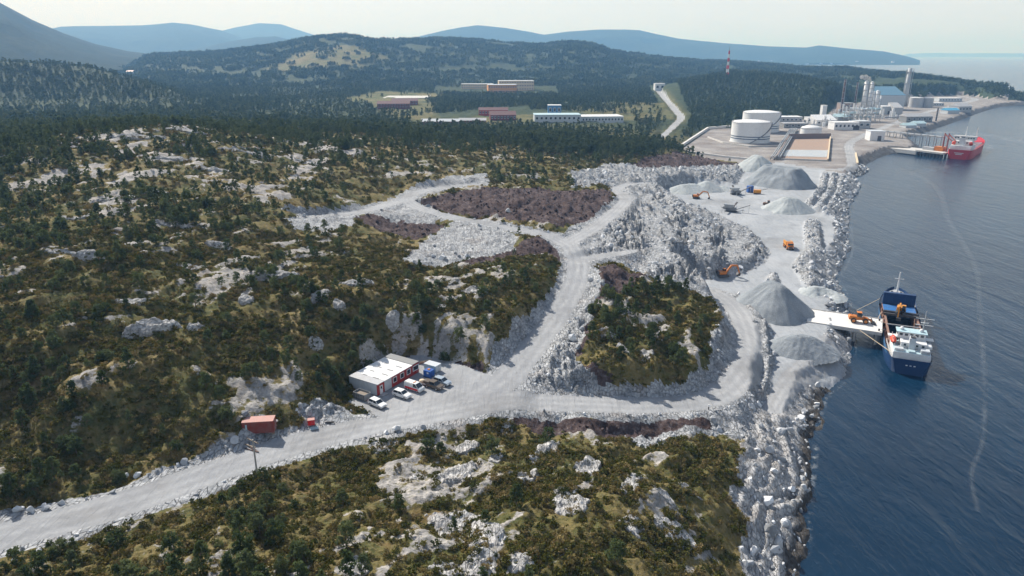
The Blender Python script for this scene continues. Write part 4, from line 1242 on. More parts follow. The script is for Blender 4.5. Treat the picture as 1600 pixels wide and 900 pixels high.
for i, (a, b) in enumerate(kx):
    boulder(a, b, RNG.uniform(0.8, 1.2), 'edge stone in the row guarding the outside of the road bend', 'edge stones of the road bend', i)

# ------------------------------------------------------------------ gravel heaps
def mat_pile(name, c1, c2, c3):
    t = NT(name); v = t.coord(); a = t.noise(v, 0.15, 5, 0.6); b = t.noise(v, 2.5, 5, 0.7)
    col = t.ramp(t.math('ADD', t.math('MULTIPLY', a, 0.5), t.math('MULTIPLY', b, 0.5)), [(0.36, c1), (0.5, c2), (0.65, c3)])
    t.bsdf(col, 0.95, normal=t.bump(b, 0.7, 0.25), spec=0.15); return t.m
M_PILE = mat_pile('crushed_stone', (0.16, 0.18, 0.20), (0.235, 0.26, 0.285), (0.31, 0.335, 0.36))
M_PILE2 = mat_pile('pale_crushed_stone', (0.26, 0.29, 0.31), (0.36, 0.39, 0.40), (0.45, 0.47, 0.48))
def heap(cx, cy, rx, ry, hgt, rot, seed, mat, label, ridge=0.0, flat=0.0, dent=None):
    """loose stone at its angle of repose; ridge stretches the top into a crest, flat cuts it to a terrace"""
    n = 64; g = np.linspace(-1.15, 1.15, n); Uu, Vv = np.meshgrid(g, g)
    ca, sa = math.cos(rot), math.sin(rot)
    lx = Uu * rx; ly = Vv * ry
    wx = cx + lx * ca - ly * sa; wy = cy + lx * sa + ly * ca
    du = np.maximum(np.abs(Uu) - ridge, 0) / max(1 - ridge, 0.05)
    q = np.hypot(du, Vv) + fbm(wx * 0.08, wy * 0.08, 3, seed) * 0.10
    ang = np.arctan2(Vv, Uu + 1e-6)
    z = hgt * (1 - q) + perlin(ang * 7, q * 1.5, seed + 3) * 0.03 * hgt + fbm(wx * 0.8, wy * 0.8, 3, seed + 1) * 0.22
    if flat: z = np.where(z > hgt * flat, hgt * flat + (z - hgt * flat) * 0.10, z)
    z = z - 0.25 * hgt * np.exp(-(q / 0.12) ** 2) * 0.4
    if dent: z = z - dent[3] * np.exp(-(((Uu - dent[0]) ** 2 + (Vv - dent[1]) ** 2) / dent[2] ** 2))
    zb = gz(cx, cy)
    z = np.maximum(z, -0.8)
    ii = np.arange(n * n).reshape(n, n)
    f = np.stack([ii[:-1, :-1], ii[:-1, 1:], ii[1:, 1:], ii[1:, :-1]], -1).reshape(-1, 4)
    f = f[z.ravel()[f].max(1) > -0.7]
    used, inv = np.unique(f, return_inverse=True)
    Vt = np.stack([wx.ravel() - cx, wy.ravel() - cy, z.ravel()], -1)[used]
    o = bpy.data.objects.new('gravel_heap', np_mesh('gravel_heap', Vt, inv.reshape(-1, 4), mat)); COL.objects.link(o)
    o.location = (cx, cy, zb - 0.05)
    return tag(o, label, 'gravel heap', 'heaps of crushed stone in the quarry')
hx, hy = P(1213, 488, 4.6); heap(hx, hy + 3, 15.5, 12.5, 11.0, 1.75, 11, M_PILE, 'tall grey gravel cone beside the road to the jetty', ridge=0.18, dent=(-0.7, -0.3, 0.28, 2.2))
hx, hy = P(1248, 543, 4.6); heap(hx, hy, 10.5, 9.0, 5.2, 0.3, 12, M_PILE, 'low grey gravel heap in front of the jetty', ridge=0.15, dent=(0.35, 0.5, 0.5, 1.6))
hx, hy = P(1281, 458, 4.6); heap(hx, hy, 7.5, 8.0, 3.4, 0.2, 13, M_PILE2, 'small gravel heap with a dug hollow above the jetty', flat=0.75, dent=(0.0, -0.35, 0.45, 2.6))
hx, hy = P(1215, 288, 4.6); heap(hx + 2, hy + 2, 24, 20, 16.0, 2.3, 14, M_PILE, 'huge pale flat topped gravel heap at the top of the quarry', ridge=0.35, flat=0.72)
hx, hy = P(1188, 268, 4.6); heap(hx, hy + 10, 18, 15, 12.0, 2.0, 15, M_PILE2, 'pointed pale gravel heap behind the huge flat topped heap', ridge=0.1)
hx, hy = P(1231, 328, 4.6); heap(hx, hy, 15.5, 14, 8.5, 0.2, 16, M_PILE2, 'smooth pale gravel cone next to the wheel loader', ridge=0.12, dent=(-0.75, -0.1, 0.3, 2.0))
hx, hy = P(1103, 296, 4.8); heap(hx, hy, 13, 12, 6.5, 0.1, 17, M_PILE2, 'pale gravel cone behind the crushing plant')
hx, hy = P(1075, 296, 5.5); heap(hx, hy, 14, 12, 5.0, 0.4, 18, M_PILE2, 'pale gravel ridge by the upper excavator', ridge=0.3)
hx, hy = P(1130, 296, 4.8); heap(hx, hy, 9, 8, 2.8, 0.0, 19, M_PILE2, 'low pale gravel heap beside the conveyors')

# ------------------------------------------------------------------ site hut
def make_hut():
    ux, uy = P(590, 619.5, 13.9)
    yaw = math.radians(58.5)
    h = thing('site_hut', 'long red and white site hut of joined cabins with pale roof', 'hut', (ux, uy, 13.9), yaw)
    Lm, D, Hh = 2.5, 8.6, 2.9
    for k in range(6):
        x0 = k * Lm
        wallm = RED if k != 1 else GW
        MB().box((x0 + Lm / 2, 0.06, 1.5), (Lm - 0.04, 0.12, 2.7)).build('front_panel', wallm, h)
        MB().box((x0 + Lm / 2, D - 0.06, 1.5), (Lm - 0.04, 0.12, 2.7)).build('back_panel', GW, h)
        top = Hh + (0.10 if k == 5 else 0)
        MB().box((x0 + Lm / 2, D / 2, top), (Lm - 0.05, D + 0.30, 0.14)).build('roof_panel', [GR, W, W, W, W, GR][k] if k else LG, h)
        if k in (1, 2, 3, 4):
            for yy, ll in ((2.0 + 0.5 * (k % 2), 1.7), (5.9, 1.1)):
                MB().box((x0 + 0.0, yy, top + 0.10), (0.28, ll, 0.07)).build('roof_joint', GR, h)
    MB().box((7.5, D / 2, 0.09), (15.0, D - 0.3, 0.18)).build('sill', DK, h)
    for k in range(5):
        MB().box((0.06, 0.95 + k * 1.68, 1.5), (0.12, 1.66, 2.7)).build('end_panel', GW, h)
    MB().box((14.94, D / 2, 1.5), (0.12, D - 0.3, 2.7)).build('end_panel', RED, h)
    d = MB().box((1.35, -0.03, 1.25), (1.0, 0.08, 2.05)).build('door', W, h)
    MB().box((1.35, -0.085, 1.75), (0.42, 0.03, 0.6)).build('pane', GLASS, d)
    MB().bar((1.72, -0.11, 1.2), (1.72, -0.11, 1.4), 0.05).build('handle', DK, d)
    MB().box((1.35, -0.65, 0.12), (1.6, 1.1, 0.24)).build('step', LG, h)
    def win(xc, w):
        f = MB()
        for sx in (-1, 1): f.box((xc + sx * w / 2, -0.05, 1.75), (0.14, 0.10, 1.35))
        for sz in (-1, 1): f.box((xc, -0.05, 1.75 + sz * 0.62), (w, 0.10, 0.14))
        wf = f.build('window', W, h)
        n = 2 if w < 1.5 else 3
        for i in range(n): MB().box((xc - w / 2 + (i + .5) * w / n, -0.02, 1.75), (w / n - 0.10, 0.05, 1.15)).build('pane', GLASS, wf)
    win(6.1, 1.25); win(8.7, 1.25); win(11.1, 1.25); win(13.75, 2.0)
    MB().tube((15.2, 0.4, 0.1), (15.2, 0.4, 2.8), 0.05, n=8).build('downpipe', LG, h)
make_hut()

# ------------------------------------------------------------------ vehicles
def wheel(parent, x, y, r, w, rim=LG):
    t = MB().tube((x, y - w / 2, r), (x, y + w / 2, r), r, n=16).build('wheel', TYRE, parent)
    s = 1 if y > 0 else -1
    MB().tube((x, y + s * (w / 2 - 0.02), r), (x, y + s * (w / 2 + 0.015), r), r * 0.6, n=12).build('rim', rim, t)

def make_car(label, px, py, yaw, col, kind='estate', z=13.9):
    x, y = P(px, py, z)
    c = thing({'van': 'van', 'pickup': 'pickup_truck'}.get(kind, 'parked_car'), label, {'van': 'van', 'pickup': 'pickup truck'}.get(kind, 'car'), (x, y, gz(x, y)), yaw, 'vehicles parked by the site hut')
    hw = 0.92
    if kind == 'estate' or kind == 'suv':
        hz = 0.12 if kind == 'suv' else 0.0
        low = [(-2.2, .35), (2.15, .32), (2.3, .62), (2.15, .82 + hz), (1.05, 1.0 + hz), (-2.15, 1.04 + hz), (-2.28, .7)]
        cab = [(-2.12, 1.02 + hz), (1.05, .98 + hz), (0.30, 1.50 + hz), (-1.75, 1.52 + hz)]; roof = (-1.78, 0.32, 1.52 + hz)
    elif kind == 'van':
        low = [(-2.4, .35), (2.35, .32), (2.45, .7), (2.2, 1.05), (1.75, 1.15), (-2.4, 1.15)]
        cab = [(-2.40, 1.15), (1.75, 1.13), (0.95, 1.93), (-2.32, 1.95)]; roof = (-2.34, 1.0, 1.95); hw = 0.97
    else:
        low = [(-2.6, .5), (2.45, .42), (2.55, .75), (2.4, 1.0), (1.3, 1.12), (-2.6, 1.12)]
        cab = [(-0.95, 1.1), (1.3, 1.1), (0.65, 1.72), (-0.75, 1.74)]; roof = (-0.78, 0.68, 1.74); hw = 0.95
    b = MB().prism(low, hw).build('body', col, c, bevel=0.06)
    cw = [hw - 0.05, hw - 0.05, hw - 0.22, hw - 0.22]
    MB().prism(cab, hw, cw).build('window', GLASS, c)
    MB().box(((roof[0] + roof[1]) / 2, 0, roof[2] + 0.02), (roof[1] - roof[0], 2 * (hw - 0.2), 0.07)).build('roof', col, c, bevel=0.02)
    pl = MB()
    for s in (-1, 1):
        pl.bar((cab[0][0] + .05, s * (hw - .06), cab[0][1]), (cab[3][0] + .02, s * (hw - .21), cab[3][1]), 0.12)
        pl.bar((cab[1][0] - .05, s * (hw - .06), cab[1][1]), (cab[2][0] - .02, s * (hw - .21), cab[2][1]), 0.09)
        pl.bar((-0.5, s * (hw - .05), cab[1][1]), (-0.5, s * (hw - .2), cab[2][1]), 0.09)
    pl.build('pillars', col, c)
    if kind == 'van':
        for s in (-1, 1): MB().box((-1.0, s * (hw - 0.10), 1.52), (2.5, 0.10, 0.74)).build('side_panel', col, c)
        for s in (-1, 1): MB().box((-0.2, s * (hw + 0.012), 0.72), (3.9, 0.02, 0.5)).build('stripe', BRIGHT_RED, c)
        MB().box((-2.40, 0, 0.75), (0.06, 1.8, 0.7)).build('stripe', BRIGHT_RED, c)
        MB().box((0.1, 0, 2.04), (0.25, 0.9, 0.10)).build('light_bar', ORG, c)
    if kind == 'pickup':
        MB().box((-1.78, 0, 1.16), (1.55, 1.75, 0.06)).build('bed_cover', DK, c)
        MB().box((-1.78, 0, 1.34), (1.5, 1.6, 0.34)).build('load_box', BRONZE, c, bevel=0.05)
    for wx in (1.42, -1.38):
        for s in (-1, 1): wheel(c, wx, s * (hw - 0.1), 0.34, 0.22)
    for s in (-1, 1):
        MB().box((2.2 if kind != 'pickup' else 2.47, s * 0.66, 0.78), (0.16, 0.36, 0.14)).build('headlight', LAMP, c)
        MB().box((-2.24 if kind != 'pickup' else -2.6, s * 0.76, 0.9), (0.08, 0.16, 0.3)).build('taillight', BRIGHT_RED, c)
    return c
A0 = math.radians(-33)
make_car('white hatchback with black rear glass beside the grey skip', 590, 634, math.radians(-38), W, 'estate')
make_car('white estate car parked between hatchback and van', 628.5, 620, A0, W, 'suv')
make_car('white van with red lower sides and orange roof lamp', 648, 609, A0, W, 'van')
make_car('bronze pickup truck with a covered bed by the trailer', 678, 606, A0, BRONZE, 'pickup')
make_car('silver blue car parked last in the row by the blue tank', 691, 600, A0, SILVER, 'suv')
x, y = P(661, 601.5, 13.9)
c = thing('trailer', 'small flat trailer with a pale round load between van and pickup', 'trailer', (x, y, gz(x, y)), A0)
MB().box((0, 0, .62), (2.8, 1.6, .10)).build('bed', RUSTY, c)
for s in (-1, 1): MB().box((0, s * .8, .82), (2.8, .06, .30)).build('side_board', LG, c)
MB().bar((1.4, 0, .55), (2.5, 0, .5), .1).build('drawbar', DK, c)
for s in (-1, 1): wheel(c, -.2, s * .9, .32, .2)
MB().lathe([(.55, 0), (.75, .15), (.7, .55), (.35, .75)], (-.2, 0, .68), 14).build('load', CREAM, c, True)
# tank, box and skip beside the hut
x, y = P(670.5, 588, 13.9)
c = thing('fuel_tank', 'bright blue square fuel tank with an orange lid by the hut', 'tank', (x, y, gz(x, y)), math.radians(-32)); c.scale = (.85, .85, .85)
MB().box((0, 0, 1.1), (2.4, 2.2, 2.0)).build('body', BLUE, c, bevel=.06)
for k in range(4): MB().box((1.23, -.8 + k * .53, 1.1), (.06, .08, 1.9)).build('rib', BLUE, c)
MB().tube((0, 0, 2.1), (0, 0, 2.3), .42, n=14).build('lid', ORG, c)
MB().box((.4, -1.13, 1.5), (.6, .06, .5)).build('hatch', W, c)
MB().box((0, 0, .06), (2.5, 2.3, .12)).build('skid', DK, c)
x, y = P(676, 578.5, 13.9)
c = thing('tool_container', 'pale blue low container behind the blue fuel tank', 'container', (x, y, gz(x, y)), math.radians(-32))
MB().box((0, 0, .95), (3.6, 2.2, 1.7)).build('body', PALE, c, bevel=.04)
MB().box((0, 0, 1.84), (3.7, 2.3, .08)).build('roof', GW, c)
for k in (-1, 1): MB().box((1.83, k * .54, .95), (.06, 1.0, 1.5)).build('door', GW, c)
x, y = P(566, 622, 13.9)
c = thing('waste_skip', 'open grey waste skip at the end wall of the hut', 'skip', (x, y, gz(x, y)), math.radians(-32))
f = MB(); f.box((0, 0, .12), (3.4, 1.9, .12)); f.build('floor', DK, c)
for s in (-1, 1):
    MB().box((0, s * .98, .85), (3.5, .08, 1.4)).build('side', GR, c)
    MB().box((s * 1.74, 0, .85), (.08, 1.9, 1.4)).build('end', GR, c)
    for k in range(5): MB().box((-1.4 + .7 * k, s * 1.05, .85), (.08, .06, 1.35)).build('rib', DK, c)
MB().box((0, 0, .7), (3.2, 1.8, .9)).build('rubbish', WOOD, c)
# stack of wood pallets and planks by the cliff
x, y = P(663, 566, 14); c = thing('plank_pile', 'pile of rust coloured planks and scrap by the cliff behind the hut', 'planks', (x, y, gz(x, y)), .5)
for k in range(7): MB().bar((-1.6 + .1 * k, -.6 + .2 * k, .12 + .1 * (k % 3)), (1.5 + .15 * k, -.4 + .16 * k, .2 + .08 * (k % 2)), .22, .10).build('plank', [WOOD, RUSTRED, CREAM][k % 3], c)
# red container by the road
cx, cy = P(404, 686, 15.6); zz = gz(cx, cy)
c = thing('red_container', 'faded red steel container on blocks beside the access road', 'container', (cx, cy + 1.2, zz + 0.1), math.radians(7))
MB().box((0, 0, 1.55), (6.0, 2.4, 2.45)).build('body', RUSTRED, c)
MB().box((0, 0, 2.83), (6.05, 2.45, .10)).build('roof', PINK, c)
for k in range(22): MB().box((-2.85 + k * .2715, -1.225, 1.55), (.12, .05, 2.2)).build('corrugation', RUSTRED, c)
for s in (-1, 1):
    d = MB().box((3.03, s * .58, 1.55), (.06, 1.1, 2.25)).build('door', RUSTRED, c)
    MB().tube((3.09, s * .2, .5), (3.09, s * .2, 2.6), .025, n=6).build('lock_rod', LG, d)
for s in (-1, 1):
    for u in (-1, 1): MB().box((s * 2.7, u * .9, .1), (.5, .5, .46)).build('block', WOOD, c)
MB().box((-2.2, -1.29, 1.6), (.32, .06, 1.5)).build('sign_board', PALE, c)
x, y = P(387, 699, 15.6); c = thing('plank', 'loose grey beam lying in front of the red container', 'beam', (x, y, gz(x, y)), -.5)
MB().box((0, 0, .12), (4.2, .3, .2)).build('beam', WOOD, c)
x, y = P(396, 706, 15.6); c = thing('drawbar_frame', 'rusty trailer drawbar lying in front of the red container', 'drawbar', (x, y, gz(x, y)), -.55)
MB().bar((-1.6, -.4, .15), (1.6, 0, .18), .14).build('beam', RUSTY, c); MB().bar((-1.6, .4, .15), (1.6, 0, .18), .14).build('beam', RUSTY, c)
# power pole
px_, py_, pz_ = ground(402, 742)
c = thing('power_pole', 'grey wooden power pole with crossarm at the road edge', 'pole', (px_, py_, pz_))
MB().tube((0, 0, -.5), (0, 0, 7.2), .18, .13, 10).build('pole', paint('weathered_pole', (0.40, 0.39, 0.37), .9), c)
MB().bar((-1.3, .9, 6.9), (1.3, -.9, 6.9), .16).build('crossarm', WOOD, c)
for k in (-1, 0, 1): MB().tube((k * 1.1, -k * .76, 6.98), (k * 1.1, -k * .76, 7.22), .06, .04, 8).build('insulator', DK, c)
MB().bar((.0, 0, 6.2), (.8, -.55, 6.85), .07).build('brace', WOOD, c)
# red box, pallet, sheet
x, y = P(487, 666, 15.2); c = thing('red_box', 'bright red square storage box beside the access road', 'box', (x, y, gz(x, y)), .25)
MB().box((0, 0, .62), (1.35, 1.0, 1.15)).build('body', BRIGHT_RED, c, bevel=.04); MB().box((0, 0, 1.23), (1.42, 1.06, .10)).build('lid', PINK, c); MB().bar((.2, -.55, .8), (.5, -.55, .8), .05).build('handle', DK, c)
x, y = P(491, 670, 15.2); c = thing('pallet', 'pale blue pallet lying in front of the red box', 'pallet', (x, y, gz(x, y)), .3)
for k in range(5): MB().box((0, -.5 + .25 * k, .16), (1.6, .16, .04)).build('slat', PALE, c)
for k in (-.7, 0, .7): MB().box((k, 0, .07), (.1, 1.2, .13)).build('bearer', WOOD, c)
x, y = P(515, 662, 15.0); c = thing('drain_pipe', 'short dark pipe lying by the road near the red box', 'pipe', (x, y, gz(x, y)), .2)
MB().tube((-.9, 0, .2), (.9, 0, .2), .2, n=12, caps=False).build('pipe', DK, c)
# road marker on the bend
x, y, z_ = ground(1107, 640); c = thing('marker_post', 'small dark marker post with a white top at the road bend', 'post', (x, y, z_))
MB().tube((0, 0, -.2), (0, 0, .8), .13, .12, 8).build('post', DK, c); MB().tube((0, 0, .8), (0, 0, 1.25), .17, .15, 8).build('reflector', W, c)

# ------------------------------------------------------------------ earth-moving machines
def loader(label, x, y, z, yaw, col):
    c = thing('wheel_loader', label, 'wheel loader', (x, y, z), yaw, 'earth moving machines')
    MB().prism([(-3.6, 1.0), (-.4, 1.0), (-.4, 2.1), (-3.3, 2.3), (-3.7, 1.9)], 1.1).build('engine_cover', col, c, bevel=.08)
    MB().box((.9, 0, 1.35), (2.4, 1.3, .8)).build('front_frame', col, c, bevel=.05)
    MB().prism([(-1.3, 2.1), (.2, 2.1), (.3, 2.6), (0, 3.4), (-1.2, 3.4)], .8).build('cab', GLASS, c)
    MB().box((-.6, 0, 3.46), (1.5, 1.7, .14)).build('cab_roof', col, c)
    for wx in (1.4, -2.2):
        for s in (-1, 1): wheel(c, wx, s * 1.15, .85, .65, rim=col)
    for s in (-1, 1): MB().bar((.8, s * .55, 1.9), (3.4, s * .55, .9), .22, .4).build('lift_arm', col, c)
    MB().prism([(3.2, .15), (4.6, .1), (4.5, .35), (3.6, .5), (3.55, 1.25), (3.3, 1.35)], 1.5).build('bucket', DK, c)
    MB().tube((-2.6, .5, 2.2), (-2.6, .5, 3.1), .09, n=8).build('exhaust', DK, c)
    return c
def excavator(label, x, y, z, yaw, col, reach=1.0, name='excavator'):
    c = thing(name, label, 'excavator', (x, y, z), yaw, 'earth moving machines')
    for s in (-1, 1):
        t = MB().prism([(-1.9, .1), (1.9, .1), (2.2, .45), (1.9, .9), (-1.9, .9), (-2.2, .45)], .3)
        t.v = [(a, b + s * 1.15, e) for a, b, e in t.v]; t.build('track', DK, c)
    MB().tube((0, 0, .8), (0, 0, 1.15), .9, n=14).build('turntable', DK, c)
    MB().box((-.7, 0, 1.75), (3.4, 2.6, 1.1)).build('house', col, c, bevel=.1)
    MB().box((-2.2, 0, 1.8), (.7, 2.7, 1.2)).build('counterweight', DK, c, bevel=.1)
    MB().prism([(.2, 1.2), (1.5, 1.2), (1.5, 2.2), (1.1, 3.0), (.2, 3.0)], .5).build('cab', GLASS, c).location = (0, .75, 0)
    MB().box((.7, .75, 3.05), (1.1, 1.1, .1)).build('cab_roof', col, c)
    b = Vector((.9, -.3, 1.7)); k = Vector((3.2 * reach, -.3, 4.6)); e = Vector((5.6 * reach, -.3, 4.3)); f = Vector((6.6 * reach, -.3, 1.3))
    m = MB(); m.bar(b, k, .5, .7); m.bar(k, e, .45, .6); m.build('boom', col, c)
    MB().bar(e, f, .35, .5).build('stick', col, c)
    MB().bar((1.4, -.3, 1.6), (2.4 * reach, -.3, 3.3), .16).build('ram', STEEL, c)
    p = f; MB().prism([(p.x - .3, p.z), (p.x + .5, p.z - .1), (p.x + .3, p.z - 1.1), (p.x - .6, p.z - 1.2), (p.x - 1.0, p.z - .7)], .65).build('bucket', DK, c)
    return c
x, y = P(1129, 434, 4.6); excavator('orange excavator with bent boom at the foot of the rock heap', x, y, gz(x, y), math.radians(8), ORG)
x, y = P(1088, 309, 5.0); excavator('dusty orange excavator on the crest beside the crushing plant', x, y, gz(x, y), math.radians(-15), ORG, 1.15)
x, y = P(1202, 323, 4.6); loader('brown wheel loader digging at the smooth pale gravel cone', x, y, gz(x, y), math.radians(-25), paint('dusty_brown', (0.17, 0.10, 0.07), .7))
# dump truck
x, y = P(1232, 388, 4.6)
c = thing('dump_truck', 'orange dump truck driving down the quarry road', 'dump truck', (x, y, gz(x, y)), math.radians(-97), 'earth moving machines')
MB().prism([(.9, .8), (3.6, .8), (3.7, 1.7), (2.9, 2.0), (2.7, 3.0), (1.3, 3.1), (.9, 2.0)], 1.35).build('cab', ORG, c, bevel=.08)
MB().box((2.85, 0, 2.5), (.10, 2.2, .75)).build('windscreen', GLASS, c)
MB().box((3.70, 0, 1.25), (.08, 1.8, .6)).build('grille', DK, c)
MB().prism([(-4.2, 2.1), (-3.6, 1.5), (.6, 1.5), (.9, 2.9), (.9, 3.3), (-4.4, 2.9)], 1.5).build('dump_body', YEL, c)
MB().box((-1.8, 0, 2.95), (4.4, 2.6, .5), taper=.7).build('stone_load', M_PILE, c)
MB().box((-.5, 0, .95), (7, 1, .5)).build('chassis', DK, c)
for wx in (2.5, -1.6, -3.3):
    for s in (-1, 1): wheel(c, wx, s * 1.25, .8, .6, rim=ORG)
for s in (-1, 1): MB().box((3.75, s * 1.05, 1.2), (.08, .35, .25)).build('headlight', LAMP, c)
# crushing plant
def crusher(label, px, py, yaw, z=4.7):
    x, y = P(px, py, z)
    c = thing('rock_crusher', label, 'crusher', (x, y, gz(x, y)), yaw, 'rock crushers in the quarry')
    for s in (-1, 1): MB().prism([(-3, .1), (3, .1), (3.3, .5), (-3.3, .5)], .35).build('track', DK, c).location = (0, s * 1.3, 0)
    MB().box((0, 0, 1.6), (5.5, 2.4, 1.6)).build('machine_body', GR, c, bevel=.08)
    MB().prism([(-3.0, 2.4), (.6, 2.4), (1.6, 4.2), (-4.0, 4.2)], 1.6).build('hopper', STEEL, c)
    for (a, b) in (((2, 0, 1.2), (10, 0, 4.6)), ((0, 1.3, 1.4), (1.5, 8, 4.2)), ((-1, -1.3, 1.4), (-3.5, -7.5, 3.6))):
        bel = MB().bar(a, b, 1.0, .25).build('conveyor', DK, c)
        a = Vector(a); b = Vector(b)
        for s in (.55, .95):
            q = a.lerp(b, s); MB().bar((q.x, q.y, 0), q, .14).build('conveyor_leg', STEEL, bel)
    MB().box((-3.6, .3, 2.0), (1.4, 2.2, 1.7)).build('engine_box', LG, c)
    return c
crusher('grey crusher with three raised conveyors under the huge heap', 1150, 303, .2)
crusher('crusher with long low conveyors in the middle of the yard', 1142, 330, -.5)
x, y = P(1183, 303, 4.6); c = thing('screening_machine', 'yellow screening machine in front of the huge gravel heap', 'machine', (x, y, gz(x, y)), -.3)
MB().box((0, 0, 1.6), (4.5, 2.4, 2.0)).build('body', YEL, c, bevel=.06); MB().bar((1.5, 0, 2.4), (6, 0, 3.6), .9, .2).build('conveyor', DK, c)
for s in (-1, 1): MB().box((0, s * 1.1, .35), (4.2, .5, .7)).build('track', DK, c)
x, y = P(1178, 301, 4.6); c = thing('generator', 'blue generator box between crusher and yellow machine', 'generator', (x - 2.2, y + 1.5, gz(x, y)), .1)
MB().box((0, 0, 2.1), (3.4, 3.0, 4.0)).build('body', BLUE, c, bevel=.06); MB().box((1.73, 0, 2.3), (.06, 1.8, 2.2)).build('vent', DK, c); MB().box((0, 0, .05), (3.6, 3.2, .1)).build('skid', DK, c)

# ------------------------------------------------------------------ ships
def hull(c, L_, B, stations, mat, band=None, band_mat=None, zk=-3.0):
    """stations: (x/L, half breadth at gunwale, at waterline, gunwale level)"""
    st = spline(stations, 4); m = MB(); prev = None; n = 6
    for (sx, bg, bw, zg) in st:
        x = sx * L_; ring = []
        pts = [(0.0, zk), (bw * .75, zk * .85), (bw, -0.4), (bw + (bg - bw) * .35, zg * .35), (bw + (bg - bw) * .8, zg * .75), (bg, zg)]
        for y, z in pts: ring.append((x + (0 if sx < .4 else z * .25 * (sx - .4) * 10), y * B / 2 if y else 0, z))
        base = len(m.v)
        m.v += [(a, b, d) for a, b, d in ring] + [(a, -b, d) for a, b, d in ring]
        if prev is not None:
            for k in range(n - 1):
                m.f.append((prev + k, base + k, base + k + 1, prev + k + 1)); m.f.append((prev + n + k + 1, base + n + k + 1, base + n + k, prev + n + k))
        else:
            m.f.append(tuple(base + k for k in range(n))[::-1] + tuple(base + n + k for k in range(1, n)))
        prev = base
    h = m.build('hull', mat, c, True)
    h.data.polygons.foreach_set('use_smooth', np.array([len(p.vertices) == 4 for p in h.data.polygons]))
    if band:
        b = MB()
        for s in (-1, 1):
            pr = None
            for (sx, bg, bw, zg) in st:
                if sx < band[0] or sx > band[1]: continue
                i = len(b.v); b.v += [(sx * L_, s * (bg * B / 2 + .05), zg - .02), (sx * L_, s * ((bw + (bg - bw) * .7) * B / 2 + .09), zg - band[2])]
                if pr is not None: b.f.append((pr, i, i + 1, pr + 1))
                pr = i
        b.build('sheer_strake', band_mat, c)
    return st
def deck(c, st, L_, B, x0, x1, inset, dz, mat, name='deck', drop=0.0):
    m = MB(); pr = None
    for (sx, bg, bw, zg) in st:
        if sx < x0 - 1e-6 or sx > x1 + 1e-6: continue
        i = len(m.v); z = zg - drop
        m.v += [(sx * L_, bg * B / 2 - inset, z + dz), (sx * L_, -(bg * B / 2 - inset), z + dz)]
        if pr is not None: m.f.append((pr, i, i + 1, pr + 1))
        pr = i
    return m.build(name, mat, c)
def rail(c, pts, h=1.0):
    m = MB()
    for a, b in zip(pts[:-1], pts[1:]):
        a = Vector(a); b = Vector(b); n = max(1, int((b - a).length / 2.0))
        for hh in (h, h * .5): m.bar(a + Vector((0, 0, hh)), b + Vector((0, 0, hh)), .06)
        for k in range(n + 1):
            q = a.lerp(b, k / n); m.bar(q, q + Vector((0, 0, h)), .06)
    return m.build('railing', W, c)

def windows(parent, pts, d, mat=GLASS):
    for p in pts: MB().box(p, d).build('window', mat, parent)

